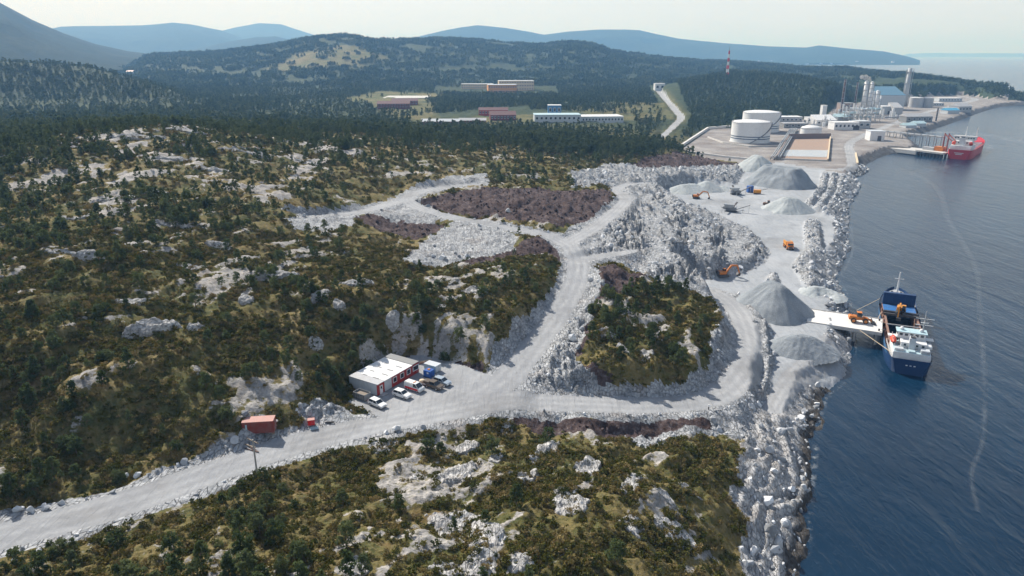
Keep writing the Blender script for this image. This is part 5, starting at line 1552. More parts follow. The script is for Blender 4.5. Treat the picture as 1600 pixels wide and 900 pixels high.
def blue_ship():
    yaw = math.radians(66.5)
    c = thing('cargo_ship', 'dark blue open hold cargo ship with white deckhouse at the jetty', 'ship', (127.3, 214.3, 0.0), yaw); c.scale = (.9, .92, .9)
    Ls, B = 72.0, 12.8
    st = hull(c, Ls, B, [(-.495, .78, .55, 5.2), (-.46, .92, .8, 5.0), (-.36, 1, .98, 4.8), (-.2, 1, 1, 4.6), (.1, 1, 1, 4.6), (.26, 1, .95, 4.9), (.33, .93, .78, 6.6), (.40, .74, .5, 7.2), (.455, .45, .22, 7.6), (.49, .08, .02, 7.9)], NAVY, (-.4, .28, 1.7), MIDBLUE)
    deck(c, st, Ls, B, -.5, -.28, .15, 0, GR, 'aft_deck', .6)
    deck(c, st, Ls, B, .285, .5, .12, 0, LG, 'fore_deck', .8)
    for s in (-1, 1):
        MB().box((.0 * Ls, s * 5.75, 4.0), (.585 * Ls, 1.1, .2)).build('side_deck', RUST, c)
        MB().box((.0 * Ls, s * 5.05, 2.6), (.585 * Ls, .3, 5.4)).build('hatch_coaming', RUST, c)
        MB().box((.0 * Ls, s * 5.15, 5.36), (.585 * Ls, .7, .14)).build('coaming_rail', RUST, c)
        for k in range(10): MB().box((-19 + k * 4.2, s * 5.5, 4.7), (.2, .5, 1.0)).build('bracket', RUST, c)
    MB().box((.0 * Ls, 0, -.2), (.585 * Ls, 9.9, .3)).build('hold_floor', HOLD, c)
    MB().box((-21.2, 0, 2.5), (.3, 10.2, 5.2)).build('bulkhead', NAVY, c); MB().box((20.6, 0, 2.9), (.3, 10.2, 6.0)).build('bulkhead', NAVY, c)
    heapm = MB().lathe([(4.2, 0), (3.4, .5), (2.2, 1.1), (.6, 1.6)], (-8, 1, -.05), 18).build('stone_load', M_PILE, c, True)
    # folded and lying hatch covers
    hc = MB().box((20.2, 0, 7.4), (1.8, 10.8, 5.6)).build('folded_hatch_cover', NAVY, c)
    for k in range(5): MB().box((19.25, -4.4 + 2.2 * k, 7.4), (.1, .25, 5.3)).build('stiffener', NAVY, hc)
    for k in range(2): MB().box((16.6 - 3.5 * k, 0, 5.55), (3.4, 10.6, .45)).build('hatch_cover', HATCHBLUE, c)
    # gantry with excavator house and grab
    for k in (6.2, 9.2): MB().box((k, 0, 5.9), (.7, 11.4, .8)).build('gantry_beam', DK, c)
    # bridge beam over the hold
    MB().bar((-4.5, 5.2, 5.7), (-4.5, -5.2, 5.7), .3).build('spreader_beam', LG, c)
    # deckhouse
    MB().box((-28.2, 0, 5.6), (12.4, 10.6, 2.6)).build('deckhouse', W, c, bevel=.1)
    d2 = MB().box((-26.6, -.6, 7.9), (7.6, 7.4, 2.2)).build('upper_deckhouse', W, c, bevel=.1)
    br = MB().box((-24.6, 0, 10.0), (3.8, 8.0, 2.1)).build('bridge', W, c, bevel=.1)
    MB().box((-24.6, 0, 11.15), (4.4, 8.8, .2)).build('bridge_roof', PALE, c)
    windows(br, [(-22.66, -3.3 + 1.1 * k, 10.3) for k in range(7)], (.08, .85, .8))
    windows(br, [(-26.54, -3.0 + 1.5 * k, 10.3) for k in range(5)], (.08, .9, .8))
    windows(br, [(-24.6 + k * 1.1, s * 4.04, 10.3) for k in (-1, 0, 1) for s in (-1, 1)], (.8, .08, .8))
    windows(d2, [(-29.4 + 1.6 * k, s * 3.74 - .6, 8.2) for k in range(5) for s in (-1, 1)], (.6, .08, .6))
    windows(d2, [(-30.44, -3.2 + 1.7 * k, 8.2) for k in range(4)], (.08, .7, .7))
    for s in (-1, 1): MB().box((-24.6, s * 5.2, 8.9), (2.4, 2.6, .2)).build('bridge_wing', W, c)
    f = MB().prism([(-31.4, 6.9), (-29.2, 6.9), (-29.4, 11.2), (-31.2, 10.8)], .9).build('funnel', GW, c); MB().box((-30.3, 0, 11.1), (1.3, 1.3, .3)).build('funnel_top', DK, f)
    for y_, x_, h_ in ((3.6, -32.6, 3.2), (-3.6, -32.8, 3.6), (0, -33.0, 2.8)): MB().box((x_, y_, 4.6 + h_ / 2), (2.2, 2.5 if y_ else 1.8, h_)).build('stern_house', [PALE, GW][abs(y_) > 0], c, bevel=.06)
    MB().box((-28.2, 0, 6.97), (12.0, 10.2, .1)).build('boat_deck', PALE, c)
    for k in range(6): MB().box((-33.6 + 2.1 * k, 3.3 if k % 2 else -4.4, 7.4), (.9, .8, .8)).build('deck_locker', [LG, W, DK][k % 3], c)
    MB().bar((-33.6, 1.6, 5.0), (-29.0, 1.6, 8.8), .5, .2).build('stairway', LG, c); MB().bar((-33.0, -1.7, 5.0), (-29.4, -1.7, 8.4), .5, .2).build('stairway', LG, c)
    # lifeboat and davits
    lb = MB()
    for k in range(7):
        t = -1 + k / 3; r_ = 1.0 * math.sqrt(max(0, 1 - t * t * .9))
        lb.v += [(-27.0 + t * 3.0, 5.0 + r_ * math.cos(a) * .95, 8.4 + r_ * math.sin(a)) for a in [j * math.pi / 4 for j in range(8)]]
        if k: lb.f += [((k - 1) * 8 + j, k * 8 + j, k * 8 + (j + 1) % 8, (k - 1) * 8 + (j + 1) % 8) for j in range(8)]
    lb.build('lifeboat', LIFE, c, True)
    for k in (-29.2, -24.8): MB().bar((k, 4.4, 6.8), (k, 5.4, 10.0), .22).build('davit', W, c)
    MB().box((-28.5, -5.0, 7.8), (3.0, 1.7, 1.4)).build('life_raft', W, c, bevel=.3)
    # masts
    m = MB().tube((30.0, 0, 7), (30.0, 0, 15.8), .42, .22, 10).build('fore_mast', W, c); MB().bar((30, -1.6, 13.2), (30, 1.6, 13.2), .18).build('crosstree', W, m)
    m = MB().tube((-21.4, -3.6, 5.0), (-21.4, -3.6, 17.5), .3, .12, 8).build('signal_mast', LG, c)
    for zz in (12.6, 14.8): MB().bar((-21.4, -6.2, zz), (-21.4, -1.0, zz), .14).build('yard', W, m)
    MB().box((-21.7, -3.6, 13.5), (.25, 2.2, .3)).build('radar', W, m)
    for s in (-1, 1): MB().lathe([(.45, 0), (.7, .4), (.55, .9), (.2, 1.1)], (-24.6, s * 2.8, 11.2), 12).build('antenna_dome', W, c, True)
    rail(c, [(-35, 4.8, 4.5), (-35, -4.8, 4.5)]); rail(c, [(-33, 5.6, 4.5), (-19, 6.1, 4.3)]); rail(c, [(-33, -5.6, 4.5), (-19, -6.1, 4.3)])
    rail(c, [(-34, 5.0, 7.0), (-34, -5.0, 7.0)])
    for k in range(3): MB().box((-35.75, -1.1 + k * 1.1, 3.2), (.06, .55, .35 - .08 * (k % 2))).build('stern_mark', W, c)
    for s in (-1, 1): MB().tube((31.5, s * 1.6, 6.5), (31.5, s * 1.6, 7.6), .45, n=10).build('windlass', GR, c)
    for a_, b_ in (((24, 6.0, 6.0), (8, 14.5, 5.2)), ((-30, 5.6, 5.0), (-14, 14.0, 5.2)), ((10, 6.2, 5.0), (-6, 9.0, 5.3))): MB().tube(a_, b_, .09, n=6).build('mooring_line', CREAM, c)
    # the crane excavator on the gantry is a machine of its own
    M_ = Matrix.Translation(c.location) @ Matrix.Rotation(yaw, 4, 'Z') @ Matrix.Diagonal((.9, .92, .9, 1))
    p = M_ @ Vector((7.7, .2, 6.3))
    e = excavator('yellow excavator standing on the gantry over the ship hold', p.x, p.y, p.z, yaw + math.pi - .15, YEL, 1.35, 'excavator')
blue_ship()

def jetty():
    yaw = math.radians(-27); cx, cy = 112.0, 214.9; zt = 4.75
    c = thing('jetty', 'white concrete jetty on piles between the yard and the blue ship', 'jetty', (cx, cy, zt), yaw)
    MB().box((-3.0, 0, -.35), (22, 13.6, .7)).build('deck', CONCW, c)
    for s in (-1, 1): MB().box((-3.0, s * 6.87, -.3), (22, .14, 1.1)).build('edge_beam', CONC, c)
    MB().box((8.06, 0, -.3), (.12, 13.4, 1.2)).build('edge_beam', CONC, c)
    for k in (0.5, 6.8):
        for s in (-5, 0, 5): MB().tube((k, s, -7.5), (k, s, -.7), .4, n=10).build('pile', CONC, c)
    for s in (-3.5, 3.5): MB().tube((8.35, s, -2.2), (8.35, s, .1), .5, n=10).build('fender', TYRE, c)
    for s in (-5, 5): MB().tube((7.2, s, 0), (7.2, s, .7), .22, .3, 10).build('bollard', DK, c)
    p = Matrix.Translation((cx, cy, zt)) @ Matrix.Rotation(yaw, 4, 'Z') @ Vector((1.6, .6, 0))
    loader('yellow orange wheel loader standing on the white jetty', p.x, p.y, p.z, yaw + math.radians(10), ORG)
jetty()

def ZAT(px, py, Y_):
    d = ray(px, py); return CAM_H + d[2] / d[1] * Y_

def red_ship():
    x0, y0 = P(1496, 249, 0); x1, y1 = P(1545, 217, 0)
    yaw = math.atan2(y1 - y0, x1 - x0); Ls, B = 104.0, 19.0
    mx, my = x0 + math.cos(yaw) * Ls / 2, y0 + math.sin(yaw) * Ls / 2
    c = thing('tanker_ship', 'red tanker ship with white deckhouse moored at the plant pier', 'ship', (mx, my, 0), yaw)
    st = hull(c, Ls, B, [(-.495, .86, .6, 8.2), (-.46, .95, .85, 8.0), (-.36, 1, 1, 7.6), (-.2, 1, 1, 7.0), (.1, 1, 1, 7.0), (.26, .98, .9, 7.4), (.34, .86, .66, 9.4), (.42, .58, .34, 10), (.465, .32, .12, 10.4), (.49, .06, .02, 10.8)], SHIPRED)
    deck(c, st, Ls, B, -.5, .3, .2, 0, paint('ship_deck_red', (0.34, 0.07, 0.06), .7), 'deck', .9)
    deck(c, st, Ls, B, .3, .5, .2, 0, SHIPRED, 'fore_deck', .9)
    MB().box((-36, 0, 9.0), (22, 16.5, 4.4)).build('deckhouse', W, c, bevel=.15)
    u = MB().box((-33, 0, 13.0), (13, 14, 3.6)).build('upper_deckhouse', W, c, bevel=.15)
    b = MB().box((-29.5, 0, 16.4), (7, 17, 3.2)).build('bridge', W, c, bevel=.15); MB().box((-29.5, 0, 18.2), (8, 18, .35)).build('bridge_roof', LG, c)
    windows(b, [(-33.04, -7 + 2 * k, 16.8) for k in range(8)], (.12, 1.4, 1.2)); windows(u, [(-39.54, -5.5 + 2.2 * k, 13.2) for k in range(6)], (.12, 1.0, 1.1))
    f = MB().prism([(-45, 10), (-40.5, 10), (-41, 18.5), (-44.5, 18)], 2.2).build('funnel', W, c); MB().box((-42.7, 0, 18.6), (3, 3, .8)).build('funnel_top', DK, f)
    for s in (-1, 1): MB().box((-44, s * 6, 8.4), (8, 3.6, 2.6)).build('stern_house', W, c)
    for s in (-1, 1): MB().lathe([(1.2, 0), (1.6, 1.4), (1.2, 2.6), (.3, 3)], (-41, s * 6.6, 11.5), 10).build('lifeboat', LIFE, c, True)
    for k in range(6): MB().box((-19 + 9 * k, 0, 7.2), (.8, 15, 1.6)).build('deck_beam', W, c)
    MB().box((4, 0, 8.4), (48, 1.6, 1.0)).build('pipe_walkway', LG, c)
    for k in (-1, 1): MB().tube((2, k * 3, 6), (2, k * 3, 15), .5, .3, 8).build('deck_crane', W, c)
    MB().tube((-28.5, 0, 18.3), (-28.5, 0, 27), .5, .2, 8).build('radar_mast', W, c); MB().tube((44, 0, 9), (44, 0, 20), .45, .2, 8).build('fore_mast', W, c)
    for zz, w_ in ((5.4, 7), (4.2, 5)): MB().box((-51.75, 0, zz), (.12, w_, .55)).build('stern_mark', W, c)
    rail(c, [(-50, 7.6, 7.2), (-25, 9.2, 6.8)]); rail(c, [(-50, -7.6, 7.2), (-25, -9.2, 6.8)])
red_ship()

# ------------------------------------------------------------------ plant
PZ0 = 5.4
def at(px, py): return P(px, py, PZ0)
def tank(name, label, px, py_base, w_px, py_top, mat, dome=.12, bands=False, group='storage tanks of the plant', stairs=True):
    x, yf = at(px, py_base); r = w_px * yf / math.cos(PITCH) / FPX / 2 * .98; y = yf + r * .75
    x = x * y / yf; H_ = ZAT(px, py_top, y) - PZ0
    c = thing(name, label, 'tank', (x, y, PZ0), 0, group)
    MB().tube((0, 0, 0), (0, 0, H_), r, n=56, caps=False).build('shell', mat, c, True)
    MB().lathe([(r * 1.01, 0), (r * .92, r * dome * .45), (r * .6, r * dome * .85), (r * .2, r * dome), (.2, r * dome)], (0, 0, H_), 56).build('roof', W, c, True)
    rr = MB()
    for k in range(40):
        a = 2 * math.pi * k / 40; b = 2 * math.pi * (k + 1) / 40
        rr.bar((r * math.cos(a), r * math.sin(a), H_ + 1.1), (r * math.cos(b), r * math.sin(b), H_ + 1.1), .18)
        rr.bar((r * math.cos(a), r * math.sin(a), H_), (r * math.cos(a), r * math.sin(a), H_ + 1.1), .12)
    rr.build('railing', LG, c)
    if bands:
        for zz in (.20, .31): MB().tube((0, 0, H_ * zz), (0, 0, H_ * zz + .8), r * 1.004, n=56, caps=False).build('band', paint('blue_band', (0.02, 0.07, 0.14), .5), c, True)
    if stairs:
        m = MB(); n = 22
        for k in range(n):
            a = math.radians(-110 + 95 * k / n); b = math.radians(-110 + 95 * (k + 1) / n); q = r + .6
            m.bar((q * math.cos(a), q * math.sin(a), H_ * k / n), (q * math.cos(b), q * math.sin(b), H_ * (k + 1) / n), 1.0, .6)
        m.build('spiral_stairs', GR, c)
    MB().lathe([(r * 1.06, 0), (r * 1.06, .5)], (0, 0, 0), 40).build('plinth', CONC, c)
    return c
tank('storage_tank', 'big white storage tank with two dark bands, nearer of the pair', 1171, 224, 57, 191, TANKW, bands=True)
tank('storage_tank', 'big white storage tank half hidden behind the nearer one', 1187, 207, 54, 176, TANKW, bands=True)
tank('storage_tank', 'squat white dome roofed tank behind the basin', 1266, 214, 30, 201, TANKW, .32, stairs=False)
tank('storage_tank', 'grey white round tank right of the tall chimney', 1430, 168, 19, 153, LG, .14, stairs=False)
tank('storage_tank', 'second grey white tank farther right of the chimney', 1448, 168, 15, 154, LG, .25, stairs=False)

def column(label, px, py_base, py_top, w_px, mat, name='process_column', rings=5, taper=.96, cap=True):
    x, y = at(px, py_base); r = w_px * y / FPX / 2; 
    H_ = ZAT(px, py_top, y) - PZ0
    c = thing(name, label, 'column' if name == 'process_column' else 'chimney', (x, y, PZ0), 0, 'tall columns and stacks of the plant')
    MB().tube((0, 0, 0), (0, 0, H_), r, r * taper, 20).build('shell', mat, c, True)
    for k in range(rings):
        z_ = H_ * (k + 1) / (rings + .35)
        MB().tube((0, 0, z_), (0, 0, z_ + .6), r * 1.28, n=16).build('platform', STEEL, c)
    if rings:
        MB().bar((r * 1.15, -r * .4, 0), (r * 1.15, -r * .4, H_), .7).build('ladder', STEEL, c)
        MB().tube((-r * 1.2, -r * .3, 0), (-r * 1.2, -r * .3, H_ * .97), r * .16, n=8).build('pipe', STEEL, c)
    if cap: MB().lathe([(r * taper, 0), (r * .7, r * .5), (r * .15, r * .75)], (0, 0, H_), 16).build('cap', mat, c, True)
    return c
column('tallest silver process column, left of the pair', 1347, 178, 128.5, 6.5, TANKW)
column('tall silver process column, right of the pair', 1355.5, 179, 129.5, 5.6, TANKW, rings=7)
column('short silver column beside the tall pair', 1361, 176, 144, 4.4, TANKW, rings=3)
column('short fat silver column next to the blue roofed building', 1367, 174, 143, 5.4, TANKW, rings=2)
column('thin silver vessel in front of the blue roofed building', 1371, 180, 155, 2.6, TANKW, rings=2)
column('tall pale concrete chimney rising above the headland', 1412.5, 166, 106.5, 8.4, paint('chimney_concrete', (0.44, 0.47, 0.50), .8, scale=.08), 'chimney', rings=3, taper=.66, cap=False)
column('dark brown flare stack left of the silver columns', 1313, 181, 124, 3.0, RUSTY, 'flare_stack', rings=6, taper=.7, cap=False)
column('thinner dark flare stack behind the silver columns', 1335, 166, 128.5, 2.2, RUSTY, 'flare_stack', rings=4, taper=.7, cap=False)
column('thin rusty mast by the seawall road', 1462, 189, 168, 1.6, RUSTY, 'flare_stack', rings=3, taper=.8, cap=False)

def bldg(name, label, pxl, pxr, py, h, depth, wall, roof, yaw=0.0, kind='flat', nwin=0, z0=PZ0, door=None, group=None, cat='building', floors=1, pos=None, width=None):
    if pos is None:
        x, y = P((pxl + pxr) / 2, py, z0); w = (pxr - pxl) * y / math.cos(PITCH) / FPX / max(math.cos(yaw), .5)
    else: x, y = pos; w = width
    c = thing(name, label, cat, (x, y, z0), yaw, group)
    MB().box((0, depth / 2, h / 2 - .5), (w, depth, h + 1)).build('wall', wall, c)
    if kind == 'gable':
        g = MB(); e = .5; rh = depth * .22
        g.add([(-w / 2 - e, -e, h), (w / 2 + e, -e, h), (w / 2 + e, depth + e, h), (-w / 2 - e, depth + e, h), (-w / 2 - e, depth / 2, h + rh), (w / 2 + e, depth / 2, h + rh)], [(0, 1, 5, 4), (2, 3, 4, 5), (0, 4, 3), (1, 2, 5), (3, 2, 1, 0)])
        g.build('roof', roof, c)
    elif kind == 'slope':
        g = MB(); g.add([(-w / 2 - .3, -.3, h), (w / 2 + .3, -.3, h), (w / 2 + .3, depth + .3, h), (-w / 2 - .3, depth + .3, h), (-w / 2 - .3, -.3, h + .4), (w / 2 + .3, -.3, h + .4), (w / 2 + .3, depth + .3, h + depth * .35), (-w / 2 - .3, depth + .3, h + depth * .35)],
                        [(0, 3, 2, 1), (4, 5, 6, 7), (0, 1, 5, 4), (1, 2, 6, 5), (2, 3, 7, 6), (3, 0, 4, 7)]); g.build('roof', roof, c)
    else:
        MB().box((0, depth / 2, h + .2), (w + .6, depth + .6, .5)).build('roof', roof, c)
    for fl in range(floors):
        for k in range(nwin):
            xx = -w / 2 + w * (k + .5) / nwin; fh = h / floors
            wd = MB().box((xx, -.04, fh * (fl + .56)), (w / nwin * .55, .10, fh * .42)).build('window', W, c)
            MB().box((xx, -.10, fh * (fl + .56)), (w / nwin * .45, .06, fh * .32)).build('pane', GLASS, wd)
    if door: MB().box((w * door, -.06, min(h * .36, 2.4)), (min(w * .25, 8), .12, min(h * .72, 4.8))).build('door', DK, c)
    return c
bldg('process_building', 'large process hall with blue roof below the tall chimney', 1375, 1410, 172, 22, 34, GW, TEAL, 0.02, 'slope', door=.2)
bldg('compressor_house', 'pale annex in front of the blue roofed hall', 1378, 1396, 179, 11, 18, GW, W, 0, 'flat', door=.1)
bldg('substation', 'grey annex at the right front of the blue roofed hall', 1396, 1409, 180, 10, 18, LG, LG, 0, 'slope')
bldg('workshop', 'brown clad workshop left of the silver columns', 1316, 1334, 180, 16, 20, paint('brown_clad', (0.30, 0.24, 0.22), .8), GR, 0, 'flat', 4, floors=2)
bldg('control_building', 'white flat roofed control building in front of the pipe frame', 1304, 1340, 203, 8, 16, W, W, .03, 'flat', 6, door=.4)
bldg('switch_house', 'grey white house right of the control building', 1341, 1359, 201, 8, 16, LG, GW, .03, 'flat', 2)
bldg('pump_shed', 'small white shed with a dark door at the pier end', 1360, 1380, 220, 9, 14, W, GW, -.12, 'flat', door=.15)
bldg('warehouse', 'long grey warehouse beside the seawall road', 1416, 1456, 191, 7, 16, GR, LG, .12, 'gable', 5)
bldg('storage_shed', 'low pale roofed shed near the seawall', 1415, 1432, 200, 3, 12, GW, PALE, .15, 'gable')
bldg('storage_shed', 'second low pale blue shed near the seawall', 1431, 1447, 197, 3, 12, GW, PALE, .15, 'gable')
bldg('warehouse', 'grey hall at the far end of the seawall road', 1497, 1518, 175, 8, 20, LG, LG, .2, 'gable', 4)
bldg('warehouse', 'low hall with bright blue roof by the seawall', 1480, 1499, 178, 5, 14, GW, paint('sky_blue_roof', (0.08, 0.38, 0.62), .5), .2, 'gable')
bldg('warehouse', 'long white roofed hall under the headland wood', 1468, 1502, 159, 6, 18, GW, W, .05, 'flat', 8)
bldg('office', 'small white offices behind the seawall road', 1455, 1474, 166, 5, 12, GW, W, .05, 'flat', 5)
bldg('warehouse', 'white roofed hall right of the storage tanks', 1215, 1252, 192, 7, 18, LG, W, .04, 'flat', 6)
bldg('warehouse', 'low grey hall right of the big tanks', 1226, 1260, 200, 5, 12, GR, LG, .04, 'flat', 4)
bldg('pump_house', 'white pump house left of the dome roofed tank', 1262, 1278, 193, 7, 12, W, W, 0, 'flat', 3)
bldg('warehouse', 'broad white roofed hall left of the control building', 1276, 1306, 196, 6, 16, W, W, .1, 'slope', 4)
bldg('pump_house', 'narrow pale tower house at the cliff foot', 1284, 1290, 184, 16, 8, W, W, 0, 'flat')
bldg('depot', 'red brown depot on the terrace above the plant', 1290, 1312, 137, 10, 20, REDB, GW, .1, 'flat', 5, z0=10)
bldg('depot', 'pale flat depot in the wood above the plant', 1248, 1284, 135, 5, 16, GW, W, .05, 'flat', 6, z0=10)

# pipe frame
x, y = at(1350, 191)
c = thing('process_unit', 'blue grey steel frame packed with pipes at the foot of the columns', 'steel frame', (x, y, PZ0), .02)
wf, df = 48 * y / FPX, 26
for i in range(8):
    for j in range(3): MB().bar((-wf / 2 + wf * i / 7, df * j / 2, 0), (-wf / 2 + wf * i / 7, df * j / 2, 16 + 3 * ((i * 7 + j) % 3)), .5).build('post', STEEL, c)
for zz in (5, 10, 15):
    for j in range(3): MB().bar((-wf / 2, df * j / 2, zz), (wf / 2, df * j / 2, zz), .45).build('beam', STEEL, c)
    for i in range(8): MB().bar((-wf / 2 + wf * i / 7, 0, zz), (-wf / 2 + wf * i / 7, df, zz), .4).build('beam', STEEL, c)
rd_ = random.Random(4)
for k in range(64):
    xx = rd_.uniform(-wf / 2, wf / 2 - 4); yy = rd_.uniform(0, df); zz = rd_.choice([1.5, 6.2, 11.2, 16])
    if k % 3: MB().tube((xx, yy, zz), (xx + rd_.uniform(3, 8), yy, zz), rd_.uniform(.5, 1.3), n=10).build('vessel', [STEEL, TANKW, PALE][k % 3], c)
    else: MB().tube((xx, yy, zz - 1), (xx, yy, zz + rd_.uniform(3, 7)), rd_.uniform(.7, 1.4), n=10).build('vessel', TANKW, c)
for (u0, u1, v0, n_) in ((1268, 1300, 199, 14), (1372, 1412, 187, 16), (1300, 1326, 184, 12)):
    x, y = at((u0 + u1) / 2, v0); c = thing('process_unit', {1268: 'small pipework unit left of the control building', 1372: 'pipework in front of the blue roofed hall', 1300: 'pipework between brown workshop and flare stack'}[u0], 'pipework', (x, y, PZ0)); wf = (u1 - u0) * y / FPX
    for k in range(n_):
        xx = rd_.uniform(-wf / 2, wf / 2); yy = rd_.uniform(0, 22)
        if k % 3 == 0: MB().tube((xx, yy, 0), (xx, yy, rd_.uniform(5, 14)), rd_.uniform(.6, 1.6), n=10).build('vessel', [TANKW, STEEL, LG][k % 3], c)
        elif k % 3 == 1: MB().tube((xx, yy, 2.2), (xx + rd_.uniform(5, 10), yy, 2.2), rd_.uniform(.6, 1.3), n=10).build('vessel', STEEL, c)
        else:
            m = MB(); hh = rd_.uniform(5, 9)
            for q_ in range(3):
                m.bar((xx + 3 * q_, yy, 0), (xx + 3 * q_, yy, hh), .35); m.bar((xx, yy, hh * (q_ + 1) / 3), (xx + 6, yy, hh * (q_ + 1) / 3), .3)
            m.build('pipe_rack', GR, c)
bldg('covered_conveyor', 'long pale blue sloping roof beside the pipe frame', 1308, 1332, 189, 5, 10, STEEL, PALE, .25, 'slope')

# containment basin
q = [at(*p) for p in ((1232, 217), (1297, 216), (1293, 252), (1214, 249))]
c = thing('containment_basin', 'walled open basin with pale water beside the gravel heaps', 'basin', (q[0][0], q[0][1], PZ0))
def wallseg(a, b, h, t, mat): 
    a = Vector((a[0] - q[0][0], a[1] - q[0][1], h / 2)); b = Vector((b[0] - q[0][0], b[1] - q[0][1], h / 2)); MB().bar(a, b, t, h).build('wall', mat, c)
BW = paint('basin_wall', (0.20, 0.16, 0.15), .9, scale=.1)
wallseg(q[0], q[1], 5.0, 1.0, BW); wallseg(q[1], q[2], 2.2, 1.0, CREAM); wallseg(q[2], q[3], 1.2, .8, CONC); wallseg(q[3], q[0], 3.5, 1.2, BW)
MB().add([(a - q[0][0], b - q[0][1], .10) for a, b in q], [(0, 3, 2, 1)]).build('floor', paint('basin_floor', (0.32, 0.23, 0.18), .95, scale=.05), c)
w0 = [at(*p) for p in ((1224, 234), (1294, 235), (1291.5, 246), (1218, 244))]
MB().add([(a - q[0][0], b - q[0][1], .22) for a, b in w0], [(0, 3, 2, 1)]).build('water', paint('basin_water', (0.40, 0.42, 0.44), .25, dirt=.1), c)
# pipe bridge along the basin
a = at(1243, 204); b = at(1216, 250)
c = thing('pipe_bridge', 'grey pipe bridge running down the side of the basin', 'pipes', (a[0], a[1], PZ0))
dv = Vector((b[0] - a[0], b[1] - a[1], 0))
for k in range(5):
    o_ = Vector((k * 1.8 - 6, 0, 2.4 + .3 * (k % 2))); MB().tube(o_, dv + o_, .55, n=8).build('pipe', STEEL, c)
for k in range(9):
    p = dv * (k / 8); MB().bar(p + Vector((-7, 0, 1.6)), p + Vector((2, 0, 1.6)), .5).build('support', GR, c)
    for s in (-6.5, 1.5): MB().bar(p + Vector((s, 0, 0)), p + Vector((s, 0, 1.6)), .4).build('support', GR, c)
# low walls round the tanks
def low_wall(label, pts, mat=CONC, h=1.3, t=.8):
    pp = [at(*p) for p in pts]; c = thing('bund_wall', label, 'wall', (pp[0][0], pp[0][1], PZ0))
    for s, e in zip(pp[:-1], pp[1:]): MB().bar((s[0] - pp[0][0], s[1] - pp[0][1], h / 2), (e[0] - pp[0][0], e[1] - pp[0][1], h / 2), t, h).build('wall', mat, c)
low_wall('pale bund wall around the front of the storage tanks', [(1106, 215), (1130, 224), (1170, 230), (1226, 229)])
low_wall('pale kerb wall at the edge of the tank yard', [(1064, 230), (1106, 202), (1140, 199)], CONCW, 2.5, 2.0)
low_wall('long pale wall below the tank yard by the peat', [(1078, 239), (1130, 246), (1182, 251)], CONCW, 1.6, 1.4)
low_wall('yellowish kerb wall beside the plant road corner', [(1337, 240), (1340, 256)], CREAM, 1.0, 1.2)

# plant pier with loading arms and pipe trestle
a = at(1396, 228); b = P(1480, 240, 4.0)
c = thing('pier', 'grey pier with dark piles leading to the red tanker', 'pier', (a[0], a[1], 4.2))
d = Vector((b[0] - a[0], b[1] - a[1], 0)); Lp = d.length; c.rotation_euler = (0, 0, math.atan2(d.y, d.x))
MB().box((Lp * .27, 4, -1.8), (Lp * .5, 22, 3.4)).build('causeway', CONC, c); MB().box((Lp * .74, 2, 0), (Lp * .5, 16, 1.4)).build('deck', CONC, c)
for k in range(8):
    for s in (-5, 2, 9): MB().tube((Lp * (.53 + .06 * k), s, -8), (Lp * (.53 + .06 * k), s, -.5), .7, n=8).build('pile', DK, c)
for k, xx in enumerate((.86, .93)):
    t_ = MB().tube((Lp * xx, 4, .5), (Lp * xx, 4, 17), .8, .5, 8).build('loading_arm', RUSTRED, c)
    MB().bar((Lp * xx, 4, 16), (Lp * xx + 9, 0, 11), .7).build('arm_link', RUSTRED, t_)
MB().box((Lp * .8, 6, 2.6), (8, 6, 4)).build('pier_hut', ORG, c); MB().box((Lp * .62, 5, 1.9), (10, 5, 2.6)).build('manifold', LG, c)
a = at(1378, 213); b = P(1472, 224, 5)
c = thing('pipe_trestle', 'long raised pipe trestle from the shed to the pier head', 'trestle', (a[0], a[1], 5.2))
d = Vector((b[0] - a[0], b[1] - a[1], 0)); c.rotation_euler = (0, 0, math.atan2(d.y, d.x)); Lp = d.length
for s in (-1.6, 0, 1.6): MB().tube((0, s, 6.0), (Lp, s, 6.0), .5, n=8).build('pipe', STEEL, c)
MB().box((Lp / 2, 0, 5.2), (Lp, 4.4, .4)).build('walkway', LG, c)
for k in range(10):
    for s in (-2, 2): MB().bar((Lp * k / 9, s, -6.5), (Lp * k / 9, s, 7.0), .5).build('post', STEEL, c)

# steam over the columns
t = NT('steam'); pv = t.n('ShaderNodeVolumePrincipled'); pv.inputs['Color'].default_value = (.95, .96, 1, 1); pv.inputs['Density'].default_value = .16; t.link(pv.outputs['Volume'], t.out.inputs['Volume'])
x, y = at(1349, 178); zc = ZAT(1349, 122, y)
bm = bmesh.new()
for k, (dx, dz, r_) in enumerate([(2, -3, 2.4), (0, -.5, 3.2), (-5, 1, 4.0), (-10, 1.5, 3.2), (-6, 2, 2.6)]):
    bmesh.ops.create_icosphere(bm, subdivisions=3, radius=r_, matrix=Matrix.Translation((dx, 0, dz)))
for v in bm.verts:
    v.co += Vector(v.co).normalized() * .6 * math.sin(v.co.x * 2.1 + v.co.z * 3 + v.co.y * 2.3)
me = bpy.data.meshes.new('steam'); bm.to_mesh(me); bm.free(); me.materials.append(t.m)
o = bpy.data.objects.new('steam', me); COL.objects.link(o); o.location = (x, y, zc); tag(o, 'white puff of steam over the silver columns', 'steam', kind='stuff')

